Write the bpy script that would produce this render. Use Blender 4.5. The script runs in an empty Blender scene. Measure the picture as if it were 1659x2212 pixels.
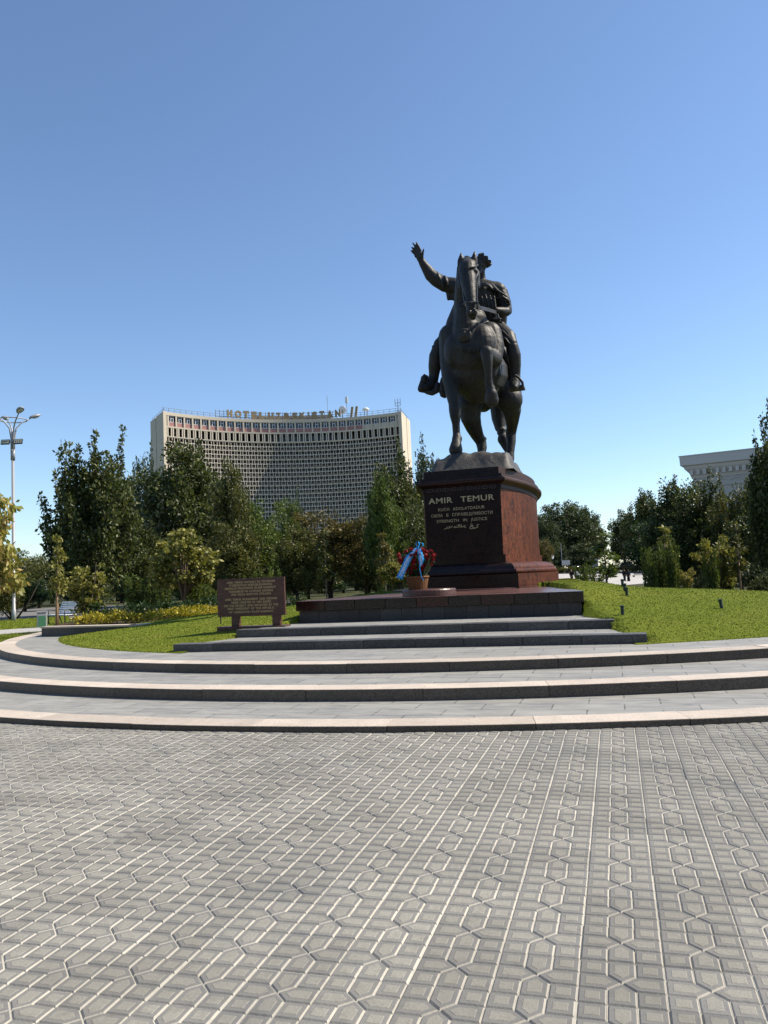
import bpy, bmesh, math, random
import numpy as np
from math import sin, cos, pi, sqrt, atan2, radians, exp, hypot
from mathutils import Vector, Matrix
random.seed(7); rng = np.random.default_rng(7)
SC = bpy.context.scene; COL = SC.collection
# ------------------------------------------------------------------ camera calibration
FW, PIT, ROL, H0, YAW = 1.025, .0818, -.045, 1.65, -.2814
FWD = np.array([sin(YAW)*cos(PIT), cos(YAW)*cos(PIT), sin(PIT)])
_R = np.array([cos(YAW), -sin(YAW), 0.]); _U = np.cross(_R, FWD)
RT = _R*cos(ROL)+_U*sin(ROL); UP = _U*cos(ROL)-_R*sin(ROL)
HV = np.array([sin(YAW), cos(YAW), 0.])
def ray(x, y): return FWD*FW*1659 + RT*(x-829.5) + UP*(1106-y)
def atz(x, y, z):
    d = ray(x, y); t = (z-H0)/d[2]; return Vector((d[0]*t, d[1]*t, z))
def atd(x, y, D):
    d = ray(x, y); t = D/(d@HV); return Vector((d[0]*t, d[1]*t, H0+d[2]*t))
def aty(x, y, Y):
    d = ray(x, y); t = Y/d[1]; return Vector((d[0]*t, Y, H0+d[2]*t))
def sst(a): a = min(1., max(0., a)); return a*a*(3-2*a)
def gz(x, y):
    return -.06 + .28*sst((-x-10)/8)*sst((y-14)/6) - .5*sst((x+8)/10)*sst((y-32)/15)
def gnd(px, py):
    z = 0.
    for _ in range(12):
        p = atz(px, py, z); z = gz(p.x, p.y)
    return Vector((p.x, p.y, z))
def gat(px, D, off=0):
    p = atd(px, 1240, D); return Vector((p.x, p.y, gz(p.x, p.y)+off))
# ------------------------------------------------------------------ object helpers
def tag(o, label=None, cat=None, group=None, kind=None):
    if label: o['label'] = label
    if cat: o['category'] = cat
    if group: o['group'] = group
    if kind: o['kind'] = kind
    return o
def empty(name, loc=(0, 0, 0), rz=0):
    o = bpy.data.objects.new(name, None); COL.objects.link(o); o.location = loc; o.rotation_euler = (0, 0, rz)
    o.empty_display_size = .3; return o
def copy_tree(o, parent=None):
    c = o.copy(); COL.objects.link(c)
    if parent is not None: c.parent = parent
    for ch in list(o.children): copy_tree(ch, c)
    return c
class MB:
    def __init__(s): s.v = []; s.f = []; s.m = []; s.t = []; s.sm = []; s.cm = 0; s.ct = .5; s.cs = False
    def add(s, vs, fs, m=None, t=None):
        b = len(s.v); s.v += [tuple(p) for p in vs]
        for f in fs:
            s.f.append([b+i for i in f]); s.m.append(s.cm if m is None else m); s.t.append(s.ct if t is None else t); s.sm.append(s.cs)
    def box(s, c, d, R=None, m=None, t=None, taper=1.):
        hx, hy, hz = d[0]/2, d[1]/2, d[2]/2
        vs = [(-hx, -hy, -hz), (hx, -hy, -hz), (hx, hy, -hz), (-hx, hy, -hz), (-hx*taper, -hy*taper, hz), (hx*taper, -hy*taper, hz), (hx*taper, hy*taper, hz), (-hx*taper, hy*taper, hz)]
        if R is not None: vs = [R @ Vector(p) for p in vs]
        vs = [(p[0]+c[0], p[1]+c[1], p[2]+c[2]) for p in vs]
        s.add(vs, [(0, 3, 2, 1), (4, 5, 6, 7), (0, 1, 5, 4), (1, 2, 6, 5), (2, 3, 7, 6), (3, 0, 4, 7)], m, t)
    def bar(s, a, b, w, h=None, m=None, t=None):
        a, b = Vector(a), Vector(b); d = b-a; L = d.length
        if L < 1e-6: return
        z = Vector((0, 0, 1)); d.normalize()
        if abs(d.z) > .99: z = Vector((1, 0, 0))
        y = z.cross(d).normalized(); z = d.cross(y); R = Matrix((d, y, z)).transposed()
        s.box((a+b)/2, (L, w, h or w), R, m, t)
    def tube(s, pts, rad, n=8, cap=True, m=None, t=None, sq=1.):
        pts = [Vector(p) for p in pts]; k = len(pts)
        if not hasattr(rad, '__len__'): rad = [rad]*k
        ref = Vector((0, 0, 1)); rings = []
        for i, p in enumerate(pts):
            d = (pts[min(i+1, k-1)]-pts[max(i-1, 0)]).normalized()
            if i == 0 and abs(d.dot(ref)) > .95: ref = Vector((1, 0, 0))
            x = (ref - d*ref.dot(d)).normalized(); y = d.cross(x); ref = x
            rings.append([p + x*(cos(2*pi*j/n)*rad[i]*sq) + y*(sin(2*pi*j/n)*rad[i]) for j in range(n)])
        s.loft(rings, cap, m, t)
    def loft(s, rings, cap=True, m=None, t=None, closed=True):
        n = len(rings[0]); vs = [p for r in rings for p in r]; fs = []
        for i in range(len(rings)-1):
            for j in range(n if closed else n-1):
                k = (j+1) % n; fs.append((i*n+j, i*n+k, (i+1)*n+k, (i+1)*n+j))
        if cap: fs.append(tuple(range(n))[::-1]); fs.append(tuple((len(rings)-1)*n+j for j in range(n)))
        s.add(vs, fs, m, t)
    def lathe(s, prof, c=(0, 0, 0), n=20, m=None, t=None):
        s.loft([[(c[0]+r*cos(2*pi*j/n), c[1]+r*sin(2*pi*j/n), c[2]+z) for j in range(n)] for r, z in prof], True, m, t)
    def prism(s, poly, z0, z1, m=None, t=None):
        s.loft([[(p[0], p[1], z0) for p in poly], [(p[0], p[1], z1) for p in poly]], True, m, t)
    def build(s, name, mats, parent=None, smooth=False, bevel=0, loc=None):
        me = bpy.data.meshes.new(name); me.from_pydata(s.v, [], s.f)
        if not isinstance(mats, (list, tuple)): mats = [mats]
        for q in mats: me.materials.append(q)
        me.polygons.foreach_set('material_index', s.m)
        me.polygons.foreach_set('use_smooth', [bool(smooth or a) for a in s.sm])
        at = me.attributes.new('tint', 'FLOAT', 'FACE'); at.data.foreach_set('value', s.t)
        me.update(); me.validate()
        o = bpy.data.objects.new(name, me); COL.objects.link(o)
        if parent is not None: o.parent = parent
        if loc is not None: o.location = loc
        if bevel:
            b = o.modifiers.new('b', 'BEVEL'); b.width = bevel; b.segments = 2; b.limit_method = 'ANGLE'
        return o
# ------------------------------------------------------------------ material helpers
class NT:
    def __init__(s, name, rough=.7, spec=.3, metal=0.):
        s.mat = bpy.data.materials.new(name); s.mat.use_nodes = True; s.n = s.mat.node_tree; s.b = s.n.nodes['Principled BSDF']
        s.b.inputs['Roughness'].default_value = rough; s.b.inputs['Specular IOR Level'].default_value = spec; s.b.inputs['Metallic'].default_value = metal
    def N(s, t, **kw):
        n = s.n.nodes.new(t)
        for k, v in kw.items():
            if k.startswith('i_'):
                k = k[2:]; k = int(k) if k.isdigit() else k.replace('_', ' ')
                if hasattr(v, 'is_linked') or hasattr(v, 'node'): s.n.links.new(v, n.inputs[k])
                else: n.inputs[k].default_value = v
            else: setattr(n, k, v)
        return n
    def L(s, a, b): s.n.links.new(a, b)
    def math(s, op, a, b=0., c=None):
        n = s.N('ShaderNodeMath', operation=op)
        for i, q in enumerate((a, b) if c is None else (a, b, c)):
            if hasattr(q, 'node'): s.L(q, n.inputs[i])
            else: n.inputs[i].default_value = q
        return n.outputs[0]
    def mix(s, f, a, b, mode='MIX'):
        n = s.N('ShaderNodeMix', data_type='RGBA', blend_type=mode)
        for i, q in ((0, f), (6, a), (7, b)):
            if hasattr(q, 'node'): s.L(q, n.inputs[i])
            else: n.inputs[i].default_value = q if i == 0 else (*q[:3], 1)
        return n.outputs[2]
    def ramp(s, f, stops):
        n = s.N('ShaderNodeValToRGB'); s.L(f, n.inputs[0]); e = n.color_ramp.elements
        while len(e) < len(stops): e.new(.5)
        for q, (p, c) in zip(e, stops):
            q.position = p; q.color = (*c, 1) if hasattr(c, '__len__') else (c, c, c, 1)
        return n.outputs[0]
    def obj(s): return s.N('ShaderNodeTexCoord').outputs['Object']
    def scale(s, v, sc):
        n = s.N('ShaderNodeMapping'); s.L(v, n.inputs[0]); n.inputs['Scale'].default_value = sc; return n.outputs[0]
    def noise(s, v, sc, det=3., rough=.6, dist=0.):
        n = s.N('ShaderNodeTexNoise'); s.L(v, n.inputs['Vector']); n.inputs['Scale'].default_value = sc; n.inputs['Detail'].default_value = det
        n.inputs['Roughness'].default_value = rough; n.inputs['Distortion'].default_value = dist; return n.outputs[0]
    def vor(s, v, sc, out='Color', feat='F1'):
        n = s.N('ShaderNodeTexVoronoi', feature=feat); s.L(v, n.inputs['Vector']); n.inputs['Scale'].default_value = sc; return n.outputs[out]
    def tint(s): return s.N('ShaderNodeAttribute', attribute_name='tint').outputs['Fac']
    def bump(s, h, st=.3, d=.02):
        n = s.N('ShaderNodeBump'); s.L(h, n.inputs['Height']); n.inputs['Strength'].default_value = st; n.inputs['Distance'].default_value = d
        s.L(n.outputs[0], s.b.inputs['Normal'])
    def col(s, c):
        if hasattr(c, 'node'): s.L(c, s.b.inputs['Base Color'])
        else: s.b.inputs['Base Color'].default_value = (*c, 1)
        return s.mat
def plain(name, c, rough=.6, spec=.3, metal=0., var=.12, sc=6.):
    m = NT(name, rough, spec, metal); v = m.obj(); n = m.noise(v, sc, 4)
    a = tuple(x*(1-var) for x in c); b = tuple(min(1, x*(1+var)) for x in c)
    return m.col(m.mix(n, a, b))
def granite(name, base, spk, rough=.35, spec=.4, streak=None, sc=45., tv=.25, bumpst=0., alt=None):
    """speckled stone: base colour, speckle colour, per-block tint"""
    m = NT(name, rough, spec); v = m.obj(); vo = m.vor(v, sc); g = m.N('ShaderNodeSeparateColor'); m.L(vo, g.inputs[0])
    f = m.ramp(g.outputs[0], [(.35, 0.), (.7, 1.)])
    c = m.mix(f, base, spk)
    n = m.noise(v, 2.5, 5, .65, .6)
    c = m.mix(m.ramp(n, [(.3, 0.), (.75, .5)]), c, tuple(x*.5 for x in base))
    if streak:
        n2 = m.noise(m.scale(v, streak[0]), streak[1], 5, .7, .8); c = m.mix(m.ramp(n2, [(.42, 0.), (.62, streak[3])]), c, streak[2])
    if alt: c = m.mix(m.ramp(m.tint(), [(.45, 0.), (.6, 1.)]), c, m.mix(f, alt, tuple(x*.4 for x in alt)))
    t = m.math('MULTIPLY_ADD', m.math('SUBTRACT', m.tint(), .5), tv*2, 1.)
    cc = m.N('ShaderNodeCombineColor'); [m.L(t, cc.inputs[i]) for i in range(3)]
    c = m.mix(1., c, cc.outputs[0], 'MULTIPLY')
    if bumpst: m.bump(m.noise(v, 60, 3), bumpst, .004)
    return m.col(c)
# ------------------------------------------------------------------ render, world, sun, camera
SC.render.engine = 'CYCLES'
SC.view_settings.view_transform = 'Standard'; SC.view_settings.look = 'None'; SC.view_settings.exposure = EXPO = 0.60; SC.view_settings.gamma = 1
SUN_AZ, SUN_EL = radians(26), radians(47)      # azimuth counted from +X towards +Y
sd = Vector((cos(SUN_AZ)*cos(SUN_EL), sin(SUN_AZ)*cos(SUN_EL), sin(SUN_EL)))
W = bpy.data.worlds.new('World'); SC.world = W; W.use_nodes = True
wn = W.node_tree; bg = wn.nodes['Background']; sky = wn.nodes.new('ShaderNodeTexSky'); sky.sky_type = 'NISHITA'; sky.sun_disc = False
sky.sun_elevation = SUN_EL; sky.sun_rotation = pi/2-SUN_AZ; sky.air_density = 1.0; sky.dust_density = .3; sky.ozone_density = 4.0; sky.altitude = 400
wn.links.new(sky.outputs[0], bg.inputs[0]); bg.inputs[1].default_value = .119
sl = bpy.data.lights.new('sun', 'SUN'); sl.energy = 5.0; sl.angle = radians(.53); sl.color = (1, .90, .755)
so = bpy.data.objects.new('sun', sl); COL.objects.link(so); so.rotation_euler = sd.to_track_quat('Z', 'Y').to_euler()
cd = bpy.data.cameras.new('camera'); co = bpy.data.objects.new('camera', cd); COL.objects.link(co)
cd.sensor_fit = 'HORIZONTAL'; cd.sensor_width = 36; cd.lens = 36*FW; cd.clip_start = .1; cd.clip_end = 5000
M3 = Matrix(((RT[0], UP[0], -FWD[0]), (RT[1], UP[1], -FWD[1]), (RT[2], UP[2], -FWD[2])))
co.matrix_world = Matrix.Translation((0, 0, H0)) @ M3.to_4x4(); SC.camera = co
# ================================================================== SETTING: ground, paving, terrace, lawn
XC, YC = -4.0, 26.0
# --- park ground sheet
gx = sorted(set([-2000, -900, -450, -250]+[float(x) for x in range(-140, 121, 5)]+[250, 500, 1000, 2000]))
gy = sorted(set([-300, -100, -30]+[float(y) for y in range(-10, 160, 5)]+[200, 300, 500, 1000, 3000]))
mb = MB(); nx = len(gx)
mb.add([(x, y, gz(x, y)) for y in gy for x in gx], [(j*nx+i, j*nx+i+1, (j+1)*nx+i+1, (j+1)*nx+i) for j in range(len(gy)-1) for i in range(nx-1)])
m = NT('park_soil', .9, .1); v = m.obj()
c = m.mix(m.noise(v, .35, 5), (.035, .038, .018), (.075, .062, .035)); c = m.mix(m.ramp(m.noise(v, 2.2, 4), [(.45, 0.), (.6, .8)]), c, (.045, .07, .018))
mb.build('ground', m.col(c), smooth=True)['kind'] = 'structure'
# --- paving of cast concrete tiles: real relief, one mesh
TS = .3344; TX, TY = .749*TS, -9.6277*TS
def tile_cells():
    t = 1/3; A = [(0, 0), (t, 0), (2*t, 0), (1, 0)]
    cells = []
    cells.append([(t, 0), (2*t, 0), (2*t, t), (.5, .5), (t, t)])          # lower half hexagon
    cells.append([(t, 1), (t, 2*t), (.5, .5), (2*t, 2*t), (2*t, 1)])      # upper half hexagon
    cells.append([(0, t), (t, t), (.5, .5), (t, 2*t), (0, 2*t)])
    cells.append([(1, t), (1, 2*t), (2*t, 2*t), (.5, .5), (2*t, t)])
    for x0, x1 in ((0, t), (2*t, 1)):
        for y0, y1 in ((0, t), (2*t, 1)): cells.append([(x0, y0), (x1, y0), (x1, y1), (x0, y1)])
    return cells
def inset(poly, d):
    n = len(poly); out = []
    for i in range(n):
        p0, p1, p2 = Vector(poly[i-1]), Vector(poly[i]), Vector(poly[(i+1) % n])
        e1 = (p1-p0).normalized(); e2 = (p2-p1).normalized(); n1 = Vector((-e1.y, e1.x)); n2 = Vector((-e2.y, e2.x))
        k = d[i] if hasattr(d, '__len__') else d
        b = n1+n2; b = b/(1+n1.dot(n2)); q = p1+b*k; out.append((q.x, q.y))
    return out
CELLS = tile_cells()
protos = []
for c in CELLS:
    if sum(c[i-1][0]*c[i][1]-c[i][0]*c[i-1][1] for i in range(len(c))) < 0: c = c[::-1]
    P = [(x*TS, y*TS) for x, y in c]
    R = [(P, -.0075), (inset(P, .0028), -.0072), (inset(P, .0066), -.001), (inset(P, .0082), 0.), (inset(P, .026), .0), (inset(P, .0285), .0014)]
    protos.append(R)
pv, pf, pm, pt = [], [], [], []
def tile_ok(i, j):
    cx, cy = (i+.5)*TS-TX, (j+.5)*TS-TY
    cx, cy = (i+.5-.749)*TS, (j+.5+9.6277)*TS
    if hypot(cx-XC, cy-YC) < 17.9-.35: return None
    if cy < .6 or cy > 15 or cx < -11 or cx > 8.5: return None
    return cx, cy
rt = random.Random(3)
for j in range(-10, 40):
    for i in range(-36, 28):
        r = tile_ok(i, j)
        if not r: continue
        ox, oy = (i-.749)*TS, (j+9.6277)*TS
        ti = rt.random(); tx, ty, dz = rt.gauss(0, .004), rt.gauss(0, .004), rt.gauss(0, .0012); jx, jy = rt.gauss(0, .0012), rt.gauss(0, .0012)
        for R in protos:
            n = len(R[0][0]); b = len(pv); tc = ti*.75+rt.random()*.25
            for k, (ring, z) in enumerate(R):
                for (x, y) in ring:
                    jj = 0 if k == 0 else 1
                    pv.append((ox+x+jx*jj, oy+y+jy*jj, z+jj*(dz+(x-TS/2)*tx+(y-TS/2)*ty)))
            for k in range(len(R)-1):
                for q in range(n):
                    q2 = (q+1) % n; pf.append((b+k*n+q, b+k*n+q2, b+(k+1)*n+q2, b+(k+1)*n+q)); pm.append((0, 0, 1, 1, 2)[k]); pt.append(tc)
            pf.append(tuple(b+(len(R)-1)*n+q for q in range(n))); pm.append(2); pt.append(tc)
mb = MB(); mb.v = pv; mb.f = pf; mb.m = pm; mb.t = pt; mb.sm = [False]*len(pf)
def concrete(name, a, b, sp):
    m = NT(name, .85, .2); v = m.obj(); big = m.noise(v, .55, 4); fine = m.noise(v, 90, 2)
    c = m.mix(m.ramp(big, [(.35, 0.), (.65, 1.)]), a, b)
    c = m.mix(m.ramp(m.noise(v, .9, 5, .7), [(.54, 0.), (.68, .42)]), c, tuple(q*k for q, k in zip(b, (.72, .78, .88))))
    c = m.mix(m.ramp(m.noise(v, 14, 4, .7), [(.5, 0.), (.72, .55)]), c, tuple(x*.62 for x in a))
    t = m.math('MULTIPLY_ADD', m.tint(), .34, .83); cc = m.N('ShaderNodeCombineColor'); [m.L(t, cc.inputs[i]) for i in range(3)]
    c = m.mix(1., c, cc.outputs[0], 'MULTIPLY'); c = m.mix(m.math('MULTIPLY', m.ramp(fine, [(.4, 0.), (.65, 1.)]), sp), c, tuple(x*.55 for x in a))
    m.bump(fine, .35, .004); return m.col(c)
PAV = [concrete('paver_joint_sand', (.43, .41, .355), (.355, .338, .295), .15), concrete('paver_border', (.205, .2, .184), (.168, .166, .158), .25), concrete('paver_face', (.272, .262, .225), (.222, .215, .186), .35)]
mb.build('paving', PAV)['kind'] = 'structure'
# coarse sheet of the same square out of the relief's reach
m = NT('plaza_sheet', .85, .2); v = m.obj(); bk = m.N('ShaderNodeTexBrick', i_Scale=1., i_Mortar_Size=.01, i_Brick_Width=TS, i_Row_Height=TS, offset=0.); m.L(v, bk.inputs['Vector'])
bk.inputs['Color1'].default_value = (.24, .23, .21, 1); bk.inputs['Color2'].default_value = (.21, .2, .185, 1); bk.inputs['Mortar'].default_value = (.34, .32, .28, 1)
c = m.mix(m.ramp(m.noise(v, .4, 4), [(.4, 0.), (.7, .5)]), bk.outputs['Color'], (.16, .16, .16)); plazamat = m.col(c)
mb = MB(); mb.add([(-40, -25, -.014), (40, -25, -.014), (40, 15.2, -.014), (-40, 15.2, -.014)], [(0, 1, 2, 3)]); mb.build('plaza', plazamat)['kind'] = 'structure'
# --- terrace of curved steps
EDGE = granite('edging_granite', (.58, .505, .42), (.46, .395, .325), .6, .25, sc=90., tv=.13, bumpst=.15)
RISER = granite('shaded_riser_granite', (.13, .108, .088), (.065, .055, .046), .55, .3, sc=90., tv=.2, bumpst=.2)  # front face of the edging stone: rough, darker, with shade put into the colour
m = NT('slab_stone', .62, .3); v = m.obj()
bk = m.N('ShaderNodeTexBrick', i_Scale=1., i_Mortar_Size=.009, i_Brick_Width=.8, i_Row_Height=.4, i_Mortar_Smooth=.2, i_Bias=0.); m.L(v, bk.inputs['Vector'])
bk.inputs['Color1'].default_value = (.275, .27, .245, 1); bk.inputs['Color2'].default_value = (.205, .202, .188, 1); bk.inputs['Mortar'].default_value = (.06, .058, .055, 1)
st = m.noise(m.scale(v, (.9, 5., 1.)), 2.2, 5, .7, .6); c = m.mix(m.ramp(st, [(.42, 0.), (.68, .75)]), bk.outputs['Color'], (.38, .37, .335))
c = m.mix(m.ramp(m.noise(m.scale(v, (1.2, 3., 1.)), 1.3, 6, .7), [(.5, 0.), (.7, .6)]), c, (.13, .138, .145)); c = m.mix(m.ramp(m.noise(v, 120, 2), [(.5, 0.), (.7, .3)]), c, (.12, .12, .12))
m.bump(m.noise(v, 50, 4), .2, .006); SLAB = m.col(c)
terr = tag(empty('terrace_steps', (XC, 8.1, 0)), 'wide terrace of three curved pale-edged steps with straight grey steps above them', 'steps')
def tp(o): o.location = (-terr.location[0], -terr.location[1], -terr.location[2]); return o
rs = random.Random(5)
def ringstep(R, z0, z1, name):
    mb = MB(); a0, a1 = radians(165), radians(375); L = 1.56; n = int((a1-a0)*R/L); w = .42
    for k in range(n):
        u0, u1 = a0+(a1-a0)*k/n+.0022/R*1.5, a0+(a1-a0)*(k+1)/n-.0022/R*1.5; dr = rs.gauss(0, .003); dz = rs.gauss(0, .002); ch = .012
        prof = [(R+dr, z0-.03), (R+dr, z1-ch+dz), (R+dr-ch*.35, z1-ch*.35+dz), (R+dr-ch, z1+dz), (R-w, z1+dz), (R-w, z0-.03)]
        rings = [[(XC+r*cos(u), YC+r*sin(u), z) for r, z in prof] for u in [u0+(u1-u0)*q/4 for q in range(5)]]
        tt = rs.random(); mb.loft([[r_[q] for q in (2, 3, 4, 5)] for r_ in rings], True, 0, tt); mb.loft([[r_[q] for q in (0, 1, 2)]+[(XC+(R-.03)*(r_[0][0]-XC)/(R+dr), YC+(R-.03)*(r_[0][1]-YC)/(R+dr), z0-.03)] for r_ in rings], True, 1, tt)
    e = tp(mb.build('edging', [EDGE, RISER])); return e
def ringtread(R, Rin, z, name):
    mb = MB(); N = 160; a0, a1 = radians(165), radians(375)
    mb.loft([[(XC+r*cos(a0+(a1-a0)*q/N), YC+r*sin(a0+(a1-a0)*q/N), z) for r in (R, Rin)] for q in range(N+1)], False, closed=False)
    return tp(mb.build(name, SLAB))
for R, Rin, z0, z1 in ((17.9, 16.0, -.01, .07), (16.25, 14.3, .07, .22), (14.6, 11.6, .22, .365)):
    t_ = ringtread(R-.42, Rin, z1-.004, 'curved_step'); t_.parent = terr
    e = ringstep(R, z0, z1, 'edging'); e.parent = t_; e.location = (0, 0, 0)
GREYB = granite('grey_granite', (.105, .103, .098), (.055, .055, .054), .55, .3, sc=60., tv=.22, bumpst=.2)
def straight(y0, z0, z1, poly, xs0, xs1, L, lip=.36):
    mb = MB(); mb.add([(p[0], p[1], z1-.006) for p in poly], [(0, 1, 2, 3)]); t_ = tp(mb.build('straight_step', SLAB)); t_.parent = terr
    mb = MB(); x = xs0
    while x < xs1-.05:
        x2 = min(xs1, x+L*(.85+.3*rs.random())); x2 = xs1 if xs1-x2 < .3 else x2
        mb.box(((x+x2)/2, y0+lip/2+rs.gauss(0, .003), (z0-.05+z1)/2+rs.gauss(0, .0015)), (x2-x-.005, lip, z1-z0+.05), t=rs.random()); x = x2
    e = mb.build('step_block_row', GREYB, t_, bevel=.008); return t_
straight(13.74, .365, .518, [(-8.0, 13.8), (.15, 13.8), (-.2, 15.2), (-7.6, 15.2)], -8.38, .43, 1.0)
straight(15.11, .515, .675, [(-7.5, 15.2), (-.2, 15.2), (-.75, 17.2), (-7.0, 17.2)], -7.72, -.08, 1.0)
# --- red granite platform
REDF = granite('dark_red_granite', (.055, .016, .013), (.018, .009, .009), .22, .4, sc=25., tv=.5, alt=(.014, .010, .011))
REDT = granite('platform_top_granite', (.17, .085, .07), (.10, .055, .05), .25, .5, sc=70., tv=.3)
PLIN = granite('plinth_grey_granite', (.058, .056, .054), (.032, .032, .033), .5, .35, sc=60., tv=.25)
plat = tag(empty('granite_platform', (-3.88, 17.0, .67)), 'low dark red granite platform with tiled top that carries the big pedestal', 'platform')
def pp(o): o.location = (3.88, -17.0, -.67); return o
PX0, PX1, PY0, PY1 = -7.08, -.66, 16.85, 22.2
SUR = (2.95, 5.0)                                  # oval surround of the pedestal
def pxr(y): return PX1+.03-(y-PY0)*.21
def pxl(y): return PX0-.03+(y-PY0)*.21
mb = MB(); L = (PX1-PX0-.12)/13
for k in range(13): mb.box((PX0+.06+L*(k+.5), PY0+.06+.15, .80), (L-.006, .3, .28), t=rs.random())
for sx in (PX0+.06+.15, PX1-.06-.15): mb.box((sx, PY0+.36+.5, .80), (.3, .994, .28), t=rs.random())
pp(mb.build('plinth', PLIN, plat, bevel=.004))
mb = MB(); L = (PX1-PX0)/9
for k in range(9): mb.box((PX0+L*(k+.5), PY0+.2, 1.057), (L-.012, .4, .215), t=rs.random())
pp(mb.build('coping', REDF, plat, bevel=.006))
mb = MB()
for j in range(9):
    y0, y1 = PY0+.006+j*.6, PY0+.6+j*.6
    for k in range(9):
        x0, x1 = PX0+L*k+.006, PX0+L*(k+1)-.006
        a0, a1, b0, b1 = max(x0, pxl(y0)), max(x0, pxl(y1)), min(x1, pxr(y0)), min(x1, pxr(y1))
        if b1-a1 > .05 and b0-a0 > .05: mb.prism([(a0, y0), (b0, y0), (b1, y1), (a1, y1)], 1.10, 1.170, t=rs.random())
pp(mb.build('top_slab', REDT, plat))
GROUT = plain('grout', (.30, .28, .26))
mb = MB(); mb.prism([(pxl(PY0)+.2, PY0+.1), (pxr(PY0)-.2, PY0+.1), (pxr(22.4)-.02, 22.4), (pxl(22.4)+.02, 22.4)], .70, 1.1625); pp(mb.build('grout_core', GROUT, plat))
mb = MB(); NE = 40
for j in range(NE):
    u0, u1 = 2*pi*j/NE+.002, 2*pi*(j+1)/NE-.002; q = lambda u, k: (-4.05+SUR[0]*k*cos(u), 26+SUR[1]*k*sin(u))
    mb.prism([q(u0, .45), q(u0, 1.), q((u0+u1)/2, 1.002), q(u1, 1.), q(u1, .45)], 1.0, 1.205, t=rs.random())
pp(mb.build('oval_surround', REDT, plat))
# ================================================================== PEDESTAL
PCX = -4.05; PM = 26.0
RED = granite('polished_red_granite', (.098, .025, .010), (.016, .007, .005), .5, .12, streak=((1, 1, .3), 9., (.14, .045, .018), .7), sc=13., tv=.25)
REDD = granite('dark_front_granite', (.016, .008, .0075), (.007, .005, .006), .22, .3, streak=((1, 1, 1), 3., (.036, .016, .013), .5), sc=50., tv=.3)
CORN = granite('cornice_granite', (.075, .042, .034), (.036, .021, .018), .5, .15, sc=60., tv=.2)
ped = tag(empty('statue_pedestal', (PCX, PM, 1.17)), 'tall polished red and black granite pedestal with gilded inscription on its dark front', 'pedestal')
def pq(o): o.location = (-PCX, -PM, -1.17); return o
def plan(yf, hw, hm, n=26):
    """outline: flat front and back at +-(PM-yf), bulging sides"""
    hc = PM-yf; s = hm-hw; R = (hc*hc+s*s)/(2*s); pts = []
    for q in range(n+1):
        y = -hc+2*hc*q/n; pts.append((PCX+hm-R+sqrt(R*R-y*y), PM+y))
    left = [(2*PCX-x, y) for x, y in pts][::-1]
    return pts+left
def layer(name, profs, side, front, cap=True, joints=0):
    """profs: (yfront, halfwidth, halfmax, z)"""
    mb = MB(); rings = [[(x, y, p[3]) for x, y in plan(*p[:3])] for p in profs]; n = len(rings[0]); h = n//2
    vs = [p for r in rings for p in r]
    for i in range(len(rings)-1):
        for j in range(n):
            k = (j+1) % n; fr = j in (h-1, n-1)
            g = random.Random((j//5)*7+len(name) % 5).random()
            mb.add([rings[i][j], rings[i][k], rings[i+1][k], rings[i+1][j]], [(0, 1, 2, 3)], 1 if fr else 0, .5 if fr else g)
    if cap:
        for r, fl in ((rings[0], 1), (rings[-1], 0)):
            for j in range(h-1):
                q = [r[j], r[j+1], r[n-2-j], r[n-1-j]]; mb.add(q[::-1] if fl else q, [(0, 1, 2, 3)], 0)
    return pq(mb.build(name, [side, front], ped))
layer('base_step', [(21.65, 1.51, 2.26, 1.16), (21.65, 1.51, 2.26, 1.572)], RED, REDD)
tor = [(21.75-.04*sin(a), 1.42+.05*sin(a), 2.17+.05*sin(a), 1.575+.065*(1-cos(a))) for a in [pi*q/8 for q in range(9)]]
cav = [(21.78+.24*(1-cos(a)), 1.40-.22*(1-cos(a)), 2.15-.38*(1-cos(a)), 1.706+.20*sin(a)) for a in [pi/2*q/8 for q in range(9)]]
layer('base_moulding', tor+cav, RED, REDD)
layer('upper_plinth', [(21.99, 1.15, 1.74, 1.907), (21.99, 1.15, 1.74, 2.126)], RED, REDD)
layer('shaft', [(22.06, 1.085, 1.68, 2.127), (22.06, 1.105, 1.68, 3.985)], RED, REDD)
layer('frieze', [(22.03, 1.13, 1.70, 3.987), (22.03, 1.13, 1.70, 4.10)], CORN, REDD)
cn = [(22.0, 1.15, 1.73, 4.102), (21.98, 1.17, 1.75, 4.115), (21.96, 1.18, 1.77, 4.14)] + [(21.96-.09*sin(a), 1.18+.09*sin(a), 1.77+.09*sin(a), 4.14+.09*(1-cos(a))) for a in [pi/2*q/5 for q in range(1, 6)]] + [(21.87, 1.27, 1.86, 4.26), (21.90, 1.235, 1.83, 4.275), (21.93, 1.20, 1.79, 4.31)]
layer('cornice', cn, CORN, REDD)
layer('cap_step', [(21.95, 1.17, 1.77, 4.312), (21.95, 1.17, 1.77, 4.395)], CORN, REDD)
layer('cap_block', [(22.06, 1.085, 1.66, 4.397), (22.06, 1.085, 1.66, 4.60)], CORN, REDD)
# meander band on the frieze
mb = MB(); gm = plain('frieze_relief', (.055, .035, .032), .35, .5)
for k in range(9):
    x0 = PCX-1.0+k*.225; z0 = 4.0; w = .013; y = 22.022
    for a, b in (((0, 0), (.17, 0)), ((.17, 0), (.17, .085)), ((.17, .085), (.05, .085)), ((.05, .085), (.05, .04)), ((.05, .04), (.11, .04)), ((0, 0), (0, .09))):
        mb.bar((x0+a[0], y, z0+a[1]), (x0+b[0], y, z0+b[1]), w, .018)
pq(mb.build('meander', gm, ped))
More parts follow.
